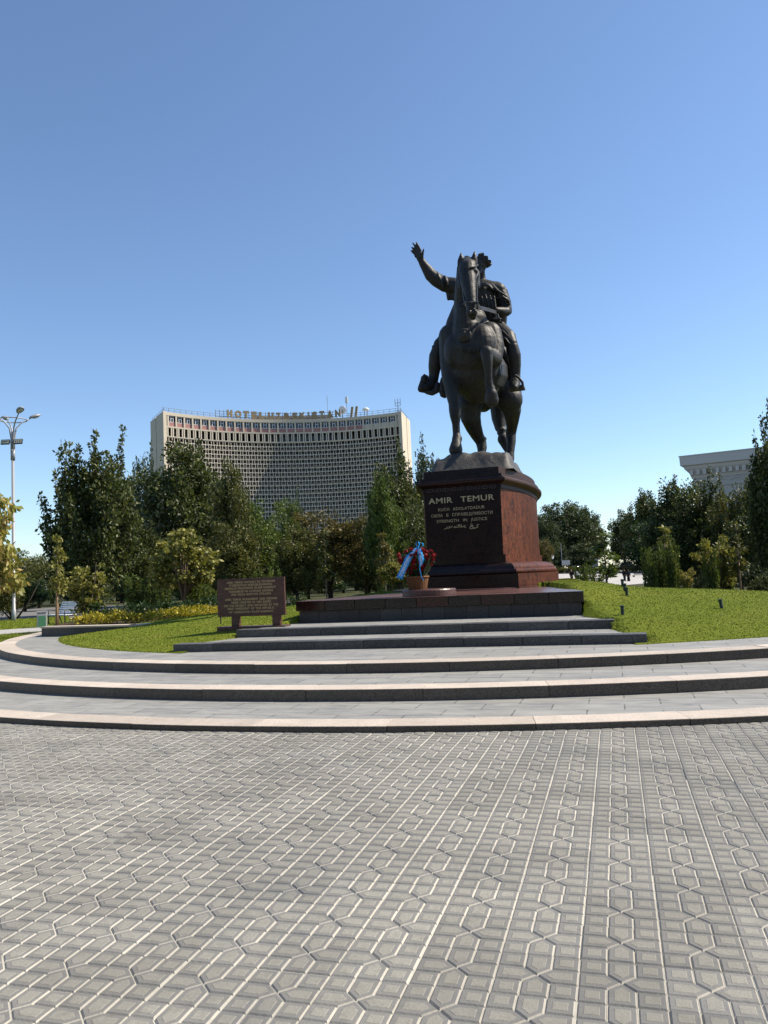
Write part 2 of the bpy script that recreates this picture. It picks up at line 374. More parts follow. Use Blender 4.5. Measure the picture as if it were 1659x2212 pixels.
# --- lettering
GOLD = NT('gilt_letters', .38, .5, .55).col((.52, .43, .25))
def text(s, size, bold=0., ext=.008, spacing=1.0, wsp=1.0):
    cu = bpy.data.curves.new('t', 'FONT'); cu.body = s; cu.size = size; cu.align_x = 'CENTER'; cu.align_y = 'CENTER'; cu.extrude = ext; cu.offset = bold
    cu.space_character = spacing; cu.space_word = wsp; cu.resolution_u = 3
    o = bpy.data.objects.new('t', cu); COL.objects.link(o); dg = bpy.context.evaluated_depsgraph_get(); dg.update()
    me = bpy.data.meshes.new_from_object(o.evaluated_get(dg)); bpy.data.objects.remove(o); return me
def serifs(me, size):
    """adds small slab serifs at the ends of upright stems"""
    return me
def letters(name, s, size, c, width, mat, parent, off, bold=.0, R=None, ext=.008, label=None):
    me = text(s, size, bold, ext, 1.08, 1.3); xs = [v.co.x for v in me.vertices]; w = max(xs)-min(xs); cx = (max(xs)+min(xs))/2
    k = width/w
    R = R or Matrix.Rotation(pi/2, 4, 'X')
    for v in me.vertices: v.co = (R @ Vector(((v.co.x-cx)*k, v.co.y, v.co.z)))
    # every word becomes a part of its own
    n = len(me.vertices); par = list(range(n))
    def fd(i):
        while par[i] != i: par[i] = par[par[i]]; i = par[i]
        return i
    for e in me.edges: par[fd(e.vertices[0])] = fd(e.vertices[1])
    rng_ = {}
    R1 = R.inverted()
    for i in range(n):
        x = (R1 @ me.vertices[i].co).x; q = rng_.setdefault(fd(i), [x, x]); q[0] = min(q[0], x); q[1] = max(q[1], x)
    iv = sorted((q[0], q[1]) for q in rng_.values()); gaps = []; hi = iv[0][1]
    for x0, x1 in iv[1:]: gaps.append((x0-hi, (x0+hi)/2)); hi = max(hi, x1)
    cuts = sorted(g[1] for g in sorted(gaps, reverse=True)[:max(0, len(s.split())-1)])
    grp = lambda i: sum(1 for c_ in cuts if rng_[fd(i)][0] > c_)
    for w_ in range(len(cuts)+1):
        ids = [i for i in range(n) if grp(i) == w_]; mp = {j: k_ for k_, j in enumerate(ids)}
        m2 = bpy.data.meshes.new(name); m2.from_pydata([me.vertices[i].co[:] for i in ids], [], [[mp[v] for v in p.vertices] for p in me.polygons if p.vertices[0] in mp]); m2.materials.append(mat)
        o = bpy.data.objects.new(name, m2); COL.objects.link(o); o.parent = parent; o.location = Vector(c)-Vector(off)
    bpy.data.meshes.remove(me); return o
def pz(x, y): return aty((1640+x/2.765)*.5486, (1830+y/2.765)*.5486, 22.06)
offp = ped.location
for s, (xa, ya), (xb, yb), sz, bo in (('AMIR  TEMUR', (132, 408), (846, 350), .225, .003), ('KUCH  ADOLATDADUR', (238, 492), (742, 462), .12, .0), ('СИЛА  В  СПРАВЕДЛИВОСТИ', (163, 560), (828, 522), .12, .0), ('STRENGTH  IN  JUSTICE', (222, 620), (770, 588), .12, .0)):
    a, b = pz(xa, ya), pz(xb, yb); c = (a+b)/2; c.y = 22.052
    letters('inscription', s, sz, c, (b-a).x, GOLD, ped, offp, bo)
# arabic script line drawn as brush strokes
mb = MB()
def stroke(pts, r):
    P = [pz(*p) for p in pts]
    for p in P: p.y = 22.05
    mb.tube(P, r, 6)
for kk, (pts, r) in enumerate((([(682, 652), (668, 650), (655, 662), (672, 672), (664, 682), (648, 686), (640, 690), (634, 682), (626, 688), (634, 697), (640, 690), (620, 686), (612, 676)], .013),
               ([(612, 676), (600, 672), (586, 668), (604, 662), (620, 660), (598, 668), (580, 682), (582, 695), (600, 699), (620, 692)], .012),
               ([(588, 652), (600, 640), (610, 650)], .009),
               ([(540, 680), (528, 682), (512, 672), (522, 662), (534, 662), (516, 668), (505, 676), (488, 678), (470, 678)], .012), ([(488, 650), (488, 678)], .012), ([(470, 648), (470, 680)], .012), ([(458, 650), (456, 678), (440, 682), (430, 682), (424, 672)], .012),
               ([(424, 682), (410, 672), (404, 682), (414, 688), (424, 682)], .011), ([(394, 665), (384, 676), (372, 684), (362, 682)], .012), ([(352, 676), (362, 670), (360, 682), (348, 692), (338, 696)], .012),
               ([(336, 674), (330, 688), (318, 698), (302, 700)], .012), ([(436, 660), (444, 660)], .008))):
    if kk == 3: o = mb.build('inscription', GOLD, ped); o.location = -offp; mb = MB()
    stroke(pts, r)
o = mb.build('inscription', GOLD, ped); o.location = -offp
# ================================================================== BRONZE EQUESTRIAN STATUE
m = NT('bronze', .5, .24, .0); v = m.obj()
c = m.mix(m.ramp(m.noise(v, 1.3, 5, .65), [(.35, 0.), (.7, 1.)]), (.018, .0185, .018), (.036, .034, .030)); c = m.mix(m.ramp(m.noise(m.scale(v, (3, 3, .8)), 3., 4), [(.5, 0.), (.72, .5)]), c, (.05, .048, .043))
m.bump(m.noise(v, 9, 5, .62, .4), .45, .04); BRZ = m.col(c)
m = NT('rock_bronze', .6, .4); v = m.obj(); c = m.mix(m.noise(v, 2.5, 5, .7), (.026, .025, .024), (.066, .062, .055)); m.bump(m.noise(v, 3.5, 5, .6, .5), .6, .08); ROCK = m.col(c)
def Q(x, y, Y): return aty((1550+x/2.765)*.5486, (900+y/2.765)*.5486, Y)
KR = 1.1672e-4*1.07
class Blob:
    """overlapping closed lumps, fused into one continuous skin by a voxel remesh"""
    def __init__(s): s.mb = MB()
    def cap(s, p0, r0, p1, r1, n=14):
        p0, p1 = Vector(p0), Vector(p1); d = p1-p0; L = max(d.length, 1e-4); d = d/L
        ref = Vector((0, 0, 1)) if abs(d.z) < .9 else Vector((1, 0, 0)); x = (ref-d*ref.dot(d)).normalized(); y = d.cross(x); rings = []
        for c_, r, a0, a1 in ((p0, r0, -pi/2, 0), (p1, r1, 0, pi/2)):
            for k in range(6):
                a = a0+(a1-a0)*k/5; a = max(-pi/2+.08, min(pi/2-.08, a)); q = c_+d*(sin(a)*r); rr = cos(a)*r
                rings.append([q+x*(cos(2*pi*j/n)*rr)+y*(sin(2*pi*j/n)*rr) for j in range(n)])
        s.mb.loft(rings, True)
    def chain(s, *pr):
        for a, b in zip(pr, pr[1:]): s.cap(a[0], a[1], b[0], b[1])
    def ell(s, c, r, R=None, n=18):
        rings = []
        for k in range(1, 12):
            a = -pi/2+pi*k/12; ring = []
            for j in range(n):
                q = Vector((cos(a)*cos(2*pi*j/n)*r[0], cos(a)*sin(2*pi*j/n)*r[1], sin(a)*r[2]))
                ring.append((R @ q if R else q)+Vector(c))
            rings.append(ring)
        s.mb.loft(rings, True)
    def fuse(s, name, mat, parent, vox=.032, sm=6, fac=.5, loc=(0, 0, 0)):
        o = s.mb.build('tmp', mat); r = o.modifiers.new('r', 'REMESH'); r.mode = 'VOXEL'; r.voxel_size = vox; r.use_smooth_shade = True
        k = o.modifiers.new('s', 'SMOOTH'); k.factor = fac; k.iterations = sm
        dg = bpy.context.evaluated_depsgraph_get(); dg.update(); me = bpy.data.meshes.new_from_object(o.evaluated_get(dg)); bpy.data.objects.remove(o)
        me.name = name; me.materials.clear(); me.materials.append(mat); me.polygons.foreach_set('use_smooth', [True]*len(me.polygons))
        o2 = bpy.data.objects.new(name, me); COL.objects.link(o2); o2.parent = parent; o2.location = -Vector(loc); return o2
SX, SY, SZ = -3.8, 25.2, 4.6
stat = tag(empty('equestrian_statue', (SX, SY, SZ)), 'dark bronze statue of a crowned rider on a stepping horse with one arm raised', 'statue')
OFF = (SX, SY, SZ)
def P(x, y, Y, r): return (Q(x, y, Y), r*KR*Y)
def PB(x, y, Y, r): return P(x, y+1244, Y, r)
# ---------------- horse
b = Blob()
# barrel and rump
b.cap(Q(830, 1400, 24.1), .73, Vector((-3.78, 25.6, 8.25)), .80)
b.cap(Vector((-3.82, 25.0, 8.1)), .81, Vector((-3.72, 26.6, 8.35)), .80)
b.cap(Vector((-3.68, 26.4, 8.55)), .80, Vector((-3.60, 27.3, 8.6)), .80)
b.cap(Q(835, 1560, 24.3), .70, Vector((-3.88, 25.2, 7.85)), .73)
b.ell((-3.3, 27.1, 8.2), (.55, .85, 1.0)); b.ell((-4.05, 27.0, 8.2), (.55, .85, 1.0))
# chest muscles, withers
b.ell(Q(700, 1330, 23.85), (.44, .45, .62)); b.ell(Q(955, 1270, 23.85), (.48, .48, .68)); b.ell(Q(820, 1420, 23.75), (.3, .3, .45))
b.cap(Q(820, 1180, 24.3), .66, Vector((-3.78, 25.2, 9.0)), .55)
# neck
b.chain(P(790, 450, 23.55, 92), P(780, 640, 23.75, 112), P(790, 850, 24.05, 136), P(825, 1020, 24.25, 185), P(825, 1180, 24.35, 235))
b.chain(P(800, 420, 23.75, 60), P(770, 640, 24.25, 62), P(790, 850, 24.65, 70), P(830, 1040, 25.0, 100))
b.chain(P(770, 900, 23.7, 100), P(790, 1100, 23.8, 150), P(820, 1300, 23.9, 210))
b.chain(P(735, 860, 24.2, 90), P(690, 1020, 24.3, 110), P(640, 1190, 24.3, 110), P(635, 1320, 24.2, 104))
b.chain(P(880, 960, 24.3, 90), P(960, 1080, 24.4, 100), P(1010, 1200, 24.4, 100))
# head
b.chain(P(805, 375, 23.3, 64), P(806, 435, 23.0, 96), P(812, 560, 22.8, 88), P(835, 720, 22.6, 66), P(850, 850, 22.5, 58), P(856, 925, 22.55, 52))
b.chain(P(872, 500, 23.25, 66), P(888, 620, 23.15, 54)); b.chain(P(750, 520, 23.3, 60), P(755, 620, 23.2, 50))
b.chain(P(860, 900, 22.65, 52), P(865, 960, 22.7, 36)); b.ell(Q(820, 915, 22.35), (.08, .08, .10)); b.ell(Q(885, 910, 22.38), (.08, .08, .10))
for (x, y, Y, tx, ty) in ((733, 395, 23.2, 734, 278), (872, 385, 23.2, 880, 262)):
    b.chain(P(x, y, Y, 40), P((x*.6+tx*.4), y*.6+ty*.4, Y, 38), P(x*.28+tx*.72, y*.28+ty*.72, Y-.02, 25), P(tx, ty+2, Y-.02, 13), P(tx, ty-14, Y-.02, 9))
b.chain(P(795, 330, 23.35, 36), P(815, 338, 23.3, 36), P(818, 400, 22.95, 30))
for (x, y) in ((752, 470), (882, 465)): b.ell(Q(x, y, 22.85), (.11, .12, .09))
# standing foreleg (the horse's right)
b.chain(PB(640, -60, 24.2, 150), PB(610, 180, 24.15, 108), PB(620, 400, 24.0, 92), PB(642, 560, 23.85, 72), PB(658, 660, 23.75, 60), PB(668, 730, 23.7, 66), PB(672, 800, 23.7, 58), PB(678, 880, 23.72, 42), PB(684, 990, 23.75, 39), PB(690, 1045, 23.72, 54), PB(682, 1085, 23.62, 50))
b.chain(PB(716, 1045, 23.85, 26), PB(722, 1065, 23.85, 22))
b.cap(Q(680, 1244+1105, 23.6), .17, Q(676, 1244+1165, 23.52), .215)
# raised foreleg (left)
b.chain(P(1040, 1150, 24.2, 130), P(1080, 1290, 24.1, 120), PB(1085, 180, 23.9, 95), PB(1045, 150, 23.4, 82), PB(1012, 110, 22.95, 72))
b.chain(PB(1090, 120, 24.0, 85), PB(1085, 260, 23.95, 62), PB(1080, 350, 23.9, 36))
b.chain(PB(1012, 105, 22.92, 72), PB(1020, 190, 22.9, 58), PB(1028, 300, 22.95, 44), PB(1032, 400, 23.02, 40), PB(1040, 470, 23.08, 46), PB(1056, 510, 23.1, 48))
b.chain(PB(1085, 480, 23.2, 20), PB(1088, 500, 23.2, 20)); b.cap(Q(1062, 1244+560, 23.12), .19, Q(1068, 1244+625, 23.2), .215)
# hind legs
b.chain(PB(1190, 480, 26.5, 190), PB(1260, 620, 26.2, 138), PB(1285, 730, 26.35, 98), PB(1292, 830, 26.75, 72), PB(1285, 930, 27.1, 56), PB(1275, 990, 27.2, 54), PB(1283, 1070, 27.12, 46), PB(1272, 1190, 27.0, 40), PB(1260, 1262, 26.95, 52), PB(1262, 1300, 26.85, 42))
b.cap(Q(1264, 1244+1305, 26.8), .13, Q(1268, 1244+1340, 26.72), .165); b.chain(PB(1288, 985, 27.35, 30), PB(1290, 1020, 27.3, 26))
b.chain(PB(850, 520, 26.4, 185), PB(830, 690, 25.9, 125), PB(838, 810, 25.95, 106), PB(868, 910, 26.3, 86), PB(912, 1010, 26.75, 66), PB(950, 1075, 27.0, 56), PB(962, 1140, 26.95, 52), PB(958, 1240, 26.8, 36), PB(940, 1300, 26.65, 46), PB(925, 1340, 26.5, 44))
b.chain(PB(960, 1040, 27.1, 36), PB(992, 1045, 27.25, 22)); b.cap(Q(922, 1244+1340, 26.45), .16, Q(915, 1244+1385, 26.35), .2)
horse = b.fuse('horse', BRZ, stat, .028, 3, loc=OFF)
horse_add = lambda mb, name, sm=False, bev=0: setattr(mb.build(name, BRZ, horse, smooth=sm, bevel=bev), 'location', (0, 0, 0))
# tail (tied)
b = Blob()
b.chain(PB(1120, 420, 28.1, 70), PB(1130, 640, 28.4, 85), PB(1150, 820, 28.4, 80), PB(1160, 920, 28.3, 58), PB(1178, 955, 28.25, 46), PB(1180, 1000, 28.2, 42), PB(1195, 1050, 28.15, 62), PB(1220, 1130, 28.1, 40), PB(1240, 1215, 28.0, 12))
for y in (945, 965, 985): b.ell(Q(1178, 1244+y, 28.22), (.19, .19, .035))
b.fuse('tail', BRZ, horse, .035, 3)
# mane
b = Blob()
for k in range(9):
    y = 420+k*70; x = 712-k*5-(k > 5)*(k-5)*10; Y = 23.7+k*.12
    b.chain(P(x, y, Y, 24), P(x-8, y+70, Y-.05, 22), P(x-10, y+120, Y-.1, 8))
b.fuse('mane', BRZ, horse, .03, 3)
# harness: breast collar with fringe and boss, bridle, reins
def surf_strip(pts, w, th, name, par=None):
    mb = MB(); pts = [Vector(p) for p in pts]
    for a, c_ in zip(pts, pts[1:]): mb.bar(a, c_, th, w)
    return mb.build(name, BRZ, par or horse)
mb = MB(); ringp = []
ctr = Vector((-3.82, 24.5, 9.25))
cr = []
for k in range(15):
    a = -1.45+2.9*k/14
    cr.append(Q(820+sin(a)*262, 1215-((1-cos(a))*118)+cos(a)*40, 23.32+(1-cos(a))*1.25))
for a, c_ in zip(cr, cr[1:]): mb.bar(a, c_, .06, .14)
for q in range(56):
    u = q/55*13.99; i = int(u); p = cr[i].lerp(cr[i+1], u-i); mb.tube([p+Vector((0, -.02, -.04)), p+Vector((0, -.05, -.17)), p+Vector((0, -.02, -.30))], [.022, .028, .008], 5)
mb.build('breast_collar', BRZ, horse)
bs = Q(770, 1160, 23.25); mb = MB(); mb.cs = True
R_ = [[bs+Vector((cos(2*pi*j/18)*r*.85, -h*.55, sin(2*pi*j/18)*r*.85)) for j in range(18)] for r, h in ((.25, -.1), (.25, .03), (.20, .08), (.12, .09), (.11, .14), (.04, .17), (.01, .18))]
mb.loft(R_, True); mb.build('medallion', BRZ, horse)
mb = MB()
for a, c_, w in ((P(925, 520, 23.05, 0)[0], P(905, 620, 22.75, 0)[0], .09), (P(905, 620, 22.75, 0)[0], P(900, 790, 22.5, 0)[0], .09), (P(740, 560, 22.85, 0)[0], P(775, 800, 22.5, 0)[0], .08)): mb.bar(a, c_, .05, w)
mb.tube([Q(x, y, Y) for x, y, Y in ((902, 792, 22.48), (880, 800, 22.2), (838, 806, 22.12), (795, 804, 22.2), (775, 798, 22.5))], .03, 6)
mb.tube([Q(x, y, Y) for x, y, Y in ((918, 395, 23.15), (880, 420, 22.75), (815, 425, 22.62), (750, 425, 22.75), (712, 410, 23.2))], .026, 6)
k_ = Q(905, 800, 22.45)
for j in range(10): mb.bar(k_+Vector((.02, cos(j*pi/5)*.11, sin(j*pi/5)*.11-.08)), k_+Vector((.02, cos((j+1)*pi/5)*.11, sin((j+1)*pi/5)*.11-.08)), .04)
mb.build('bridle', BRZ, horse)
mb = MB()
for a, c_ in ((Q(940, 862, 22.6), Q(1030, 885, 23.6)), (Q(1030, 885, 23.6), Q(1115, 912, 24.75)), (Q(908, 850, 22.5), Q(940, 862, 22.6))): mb.bar(a, c_, .03, .11)
for a, c_ in ((Q(1130, 930, 24.8), Q(1160, 1010, 25.0)), (Q(1160, 1010, 25.0), Q(1190, 1110, 25.0))): mb.bar(a, c_, .03, .09)
mb.build('rein', BRZ, horse)
# saddle cloth with tassels
b = Blob()
for sx in (-1, 1):
    b.chain((Vector((-3.78+sx*.55, 25.9, 9.15)), .16), (Vector((-3.78+sx*.90, 26.0, 8.5)), .16), (Vector((-3.78+sx*.93, 26.1, 7.7)), .14), (Vector((-3.78+sx*.85, 26.1, 7.2)), .1))
    b.chain((Vector((-3.78+sx*.55, 26.6, 9.2)), .16), (Vector((-3.78+sx*.88, 26.7, 8.4)), .16), (Vector((-3.78+sx*.90, 26.8, 7.6)), .14), (Vector((-3.78+sx*.85, 26.8, 7.2)), .1))
b.chain((Vector((-4.33, 26.0, 9.15)), .2), (Vector((-3.78, 26.1, 9.4)), .28), (Vector((-3.22, 26.0, 9.15)), .2))
b.chain(PB(545, 400, 25.6, 36), PB(540, 500, 25.6, 34), PB(555, 580, 25.6, 26)); b.chain(PB(1345, 540, 26.4, 26), PB(1350, 620, 26.4, 22), PB(1358, 685, 26.4, 10))
for k in range(5): b.ell(Q(530-(k % 2)*14, 1244+420+k*38, 25.6), (.09, .09, .07))
b.fuse('saddle_cloth', BRZ, horse, .04, 3)
# ---------------- rider
b = Blob()
b.chain(P(990, 1090, 25.75, 150), P(1000, 980, 25.6, 128), P(985, 850, 25.45, 138), P(975, 730, 25.4, 140), P(960, 650, 25.4, 95))
b.chain(P(760, 640, 25.4, 88), P(960, 640, 25.4, 90), P(1140, 670, 25.45, 78))
b.chain(P(965, 600, 25.4, 48), P(958, 520, 25.35, 40), P(950, 470, 25.3, 42))
# head: skull, jaw, brow, nose, beard, ear
b.ell(Q(950, 385, 25.32), (.205, .235, .265)); b.chain(P(928, 440, 25.2, 42), P(922, 475, 25.12, 32)); b.chain(P(918, 478, 25.08, 26), P(908, 512, 25.0, 10))
b.chain(P(905, 392, 25.04, 9), P(898, 425, 24.96, 12)); b.chain(P(905, 378, 25.1, 12), P(945, 385, 25.08, 12)); b.chain(P(905, 446, 25.02, 9), P(928, 452, 25.04, 8))
b.ell(Q(988, 430, 25.3), (.035, .07, .09))
# raised right arm with wide sleeve
b.chain(P(760, 640, 25.4, 85), P(650, 625, 25.35, 88), P(560, 608, 25.3, 80), P(470, 560, 25.2, 74), P(405, 505, 25.12, 68), P(368, 450, 25.06, 58), P(322, 385, 24.95, 44), P(296, 338, 24.9, 37))
b.chain(P(600, 680, 25.35, 34), P(596, 768, 25.35, 16)); b.chain(P(660, 690, 25.4, 56), P(622, 764, 25.4, 18)); b.chain(P(660, 700, 25.4, 50), P(655, 760, 25.4, 26))
for (x, y, dx) in ((480, 530, 10), (430, 520, 8), (560, 570, 12), (520, 590, 10)): b.chain(P(x, y-48, 25.1, 14), P(x+dx, y, 24.98, 16), P(x+dx+14, y+52, 25.05, 12))
# hand
def F(x, y, Y=24.82, r=8): return ((aty((1580+x/6.38)*.5486, (920+y/6.38)*.5486, Y)), r*KR*Y/6.38*2.765)
b.chain(F(490, 680, 24.88, 66), F(460, 620, 24.86, 78), F(440, 520, 24.84, 74), F(470, 440, 24.82, 46)); b.chain(F(380, 560, 24.84, 50), F(350, 480, 24.82, 44), F(400, 430, 24.82, 44)); b.chain(F(510, 600, 24.82, 50), F(535, 500, 24.78, 34), F(562, 392, 24.74, 20))
for pts in (((478, 420, 34), (430, 310, 29), (376, 222, 20)), ((398, 410, 34), (350, 320, 29), (293, 232, 20)), ((345, 435, 32), (308, 390, 28), (268, 347, 20)), ((318, 490, 30), (280, 455, 26), (245, 426, 19))):
    b.chain(*[F(x, y, 24.8-.03*i, r) for i, (x, y, r) in enumerate(pts)])
# left arm, bracer, hand on the rein
b.chain(P(1140, 680, 25.45, 76), P(1195, 780, 25.5, 70), P(1222, 880, 25.45, 60)); b.chain(P(1225, 905, 25.4, 50), P(1170, 900, 25.1, 46), P(1125, 888, 24.9, 32), P(1095, 885, 24.8, 26))
for k in range(4): b.chain(P(1105-k*12, 876-k*2, 24.78, 9), P(1098-k*12, 892, 24.68, 9), P(1104-k*12, 906, 24.74, 8))
b.chain(P(1125, 868, 24.75, 9), P(1098, 866, 24.66, 8))
# sleeve and cloak drapery of the left shoulder
b.chain(P(1040, 620, 25.35, 50), P(1120, 640, 25.45, 62), P(1180, 690, 25.5, 60), P(1232, 800, 25.6, 44), P(1248, 900, 25.6, 40))
# tunic folds, belt and collar
for x0, y0, x1, y1 in ((1000, 720, 1040, 960), (1050, 730, 1075, 970), (1095, 740, 1100, 980), (960, 740, 985, 960)): b.chain(P(x0, y0, 24.72, 9), P((x0+x1)/2+10, (y0+y1)/2, 24.66, 13), P(x1, y1, 24.8, 9))
for k in range(10): b.chain(P(905+k*26, 985+6*sin(k), 24.72, 15), P(925+k*26, 987, 24.72, 15))
for k in range(9): b.chain(P(930+k*16, 612+2.2*(k-4)**2-20, 24.98, 12), P(938+k*16, 640+2.0*(k-4)**2-20, 24.92, 12))
for x0, y0, x1, y1 in ((1120, 1085, 1255, 1180), (1085, 1120, 1230, 1215), (1140, 1160, 1260, 1250)): b.chain(P(x0, y0, 24.75, 10), P((x0+x1)/2+6, (y0+y1)/2-6, 24.5, 15), P(x1, y1, 24.35, 9))
# legs
b.chain(P(1060, 1100, 25.6, 120), P(1150, 1130, 25.2, 108), P(1240, 1190, 24.85, 88), P(1282, 1255, 24.65, 64), P(1290, 1300, 24.65, 60))
b.chain(P(900, 1150, 25.7, 130), P(700, 1190, 25.5, 110), P(560, 1215, 25.05, 80), P(495, 1255, 24.7, 58), P(480, 1310, 24.7, 58))
rider = b.fuse('rider', BRZ, stat, .021, 2, loc=OFF)
# boots
for pts, nm in ((((1290, 1290, 24.65, 66), (1310, 1380, 24.7, 72), (1322, 1480, 24.78, 62), (1328, 1580, 24.85, 50), (1330, 1640, 24.85, 50), (1325, 1690, 24.6, 50), (1322, 1715, 24.2, 44), (1322, 1725, 23.95, 24)), 'boot'),
                (((482, 1300, 24.7, 60), (460, 1390, 24.75, 74), (448, 1500, 24.8, 70), (440, 1590, 24.85, 56), (430, 1650, 24.85, 56), (400, 1715, 24.7, 58), (345, 1735, 24.5, 46), (300, 1738, 24.35, 24)), 'boot')):
    b = Blob(); b.chain(*[P(*p) for p in pts])
    s_ = 1 if pts[0][0] > 900 else -1
    b.chain(P(pts[0][0]-55, 1285, 24.6, 14), P(pts[0][0]+50, 1290, 24.6, 14))
    for k in range(7):
        u = k/6; x = pts[0][0]+(pts[3][0]-pts[0][0])*u+s_*(52-12*u); y = 1335+220*u; b.chain(P(x-s_*30, y-14, 24.62+.15*u, 10), P(x, y+10, 24.66+.15*u, 13), P(x+s_*6, y+22, 24.74+.15*u, 9))
    b.fuse(nm, BRZ, rider, .028, 3)
# stirrups
mb = MB(); mb.tube([Q(x, y, 24.5) for x, y in ((1262, 1755), (1268, 1690), (1290, 1625), (1325, 1598), (1362, 1625), (1400, 1672), (1412, 1745))], .045, 8)
mb.bar(Q(1255, 1752, 24.45), Q(1425, 1730, 24.45), .45, .09); mb.bar(Q(1318, 1600, 24.7), Q(1270, 1380, 25.0), .03, .1); mb.build('stirrup', BRZ, rider, bevel=.01)
mb = MB(); mb.tube([Q(x, y, 24.55) for x, y in ((280, 1738), (305, 1690), (312, 1620), (335, 1597), (362, 1612), (372, 1660))], .05, 8)
b_ = Blob(); b_.chain(P(285, 1742, 24.5, 20), P(325, 1770, 24.5, 22)); b_.chain(P(300, 1745, 24.5, 40), P(330, 1640, 24.5, 34)); b_.chain(P(365, 1780, 24.5, 26), P(420, 1790, 24.5, 30), P(465, 1760, 24.55, 36), P(478, 1700, 24.6, 30))
b_.fuse('stirrup', BRZ, rider, .03, 2); mb.build('stirrup_bow', BRZ, rider)
# crown: tilted band with leaf points and a ridge
Rc = Matrix.Rotation(radians(46), 3, 'Y') @ Matrix.Rotation(radians(-8), 3, 'X'); cc = Q(962, 372, 25.34)
mb = MB(); n = 24
band = [[cc+Rc @ Vector((cos(2*pi*j/n)*r, sin(2*pi*j/n)*r, z)) for j in range(n)] for r, z in ((.18, -.09), (.225, -.09), (.232, .02), (.245, .03), (.232, .05), (.18, .05))]
mb.loft(band, True)
for k in range(9):
    a = 2*pi*k/9+.15; d = Vector((cos(a), sin(a), 0)); t_ = Vector((-sin(a), cos(a), 0)); pr = []
    for r, z, w in ((.225, .02, .08), (.235, .08, .092), (.245, .13, .09), (.25, .17, .06), (.255, .20, .015)):
        q = d*r+Vector((0, 0, z)); pr.append([cc+Rc @ (q+t_*w+d*.02), cc+Rc @ (q-t_*w+d*.02), cc+Rc @ (q-t_*w-d*.02), cc+Rc @ (q+t_*w-d*.02)])
    mb.loft(pr, True); mb.bar(cc+Rc @ (d*.25+Vector((0, 0, .10))), cc+Rc @ (d*.285+Vector((0, 0, .11))), .05)
mb.build('crown', BRZ, rider)
# cloak falling behind the saddle
b = Blob()
b.chain(P(1040, 620, 25.6, 42), P(930, 610, 25.75, 60), P(800, 640, 25.7, 60)); b.chain(P(1130, 650, 25.65, 60), P(1160, 820, 25.9, 80), P(1150, 1000, 26.1, 80), P(1130, 1120, 26.3, 90))
b.chain(P(980, 700, 25.8, 110), P(990, 900, 26.1, 130), P(1000, 1080, 26.4, 150)); b.chain(P(720, 700, 25.6, 60), P(760, 850, 25.9, 80), P(820, 1050, 26.2, 110))
b.chain(P(1195, 1060, 25.9, 34), P(1225, 1090, 25.9, 30), P(1205, 1110, 25.9, 26))
for x0, y0, x1, y1 in ((1030, 590, 1140, 700), (1050, 590, 1215, 730), (1075, 600, 1240, 740), (1035, 600, 1090, 690)):
    b.chain(P(x0, y0, 25.15, 10), P((x0+x1)/2-14, (y0+y1)/2+12, 25.02, 13), P(x1, y1, 25.15, 10), P(x1+18, y1+70, 25.3, 9))
b.chain(P(1120, 760, 25.1, 12), P(1190, 740, 25.0, 14), P(1250, 790, 25.2, 14), P(1262, 850, 25.4, 10))
b.fuse('cloak', BRZ, rider, .032, 3)
# ---------------- rock base
def zr(x, y): return ((1700+x/4.366)*.5486, (1560+y/4.366)*.5486)
b = Blob()
r3 = random.Random(11)
# body of the rock as a stack of ridged outlines
mb = MB(); prof = []
HOOF_F = Q(676, 1244+1165, 23.52).z-.19; HOOF_H = Q(1268, 1244+1340, 26.72).z-.15
def rz_(x, y):
    """rock surface height"""
    u = (y-23.2)/(27-23.2); top = HOOF_F+(HOOF_H-HOOF_F)*min(max(u, 0), 1.15)
    top += .10*exp(-((x+3.9)**2/.6+(y-24.6)**2/1.2))
    e = max(0, 1-((abs(x+3.93)/1.32)**3.2)); f = sst((y-22.62)/.75)*sst((29.6-y)/2.2)
    nz = .05*sin(7*x+3*y)+.05*sin(5*y-4*x)+.035*sin(13*x+1.7)*sin(11*y)
    return 4.58+(top-4.58+nz*.8)*min(1, (f*sst(e*1.7)))
G = []; NX, NY = 44, 96
for j in range(NY+1):
    for i in range(NX+1):
        y = 22.55+7.1*j/NY; x = -3.93+(-1.33+2.66*i/NX); G.append((x, y, rz_(x, y)))
mb.add(G, [(j*(NX+1)+i, j*(NX+1)+i+1, (j+1)*(NX+1)+i+1, (j+1)*(NX+1)+i) for j in range(NY) for i in range(NX)])
bt = []
mb.box((-3.98, 26, 4.56), (2.3, 6.6, .06))
o = mb.build('rock_base', ROCK, stat, smooth=True); o.location = -Vector(OFF)
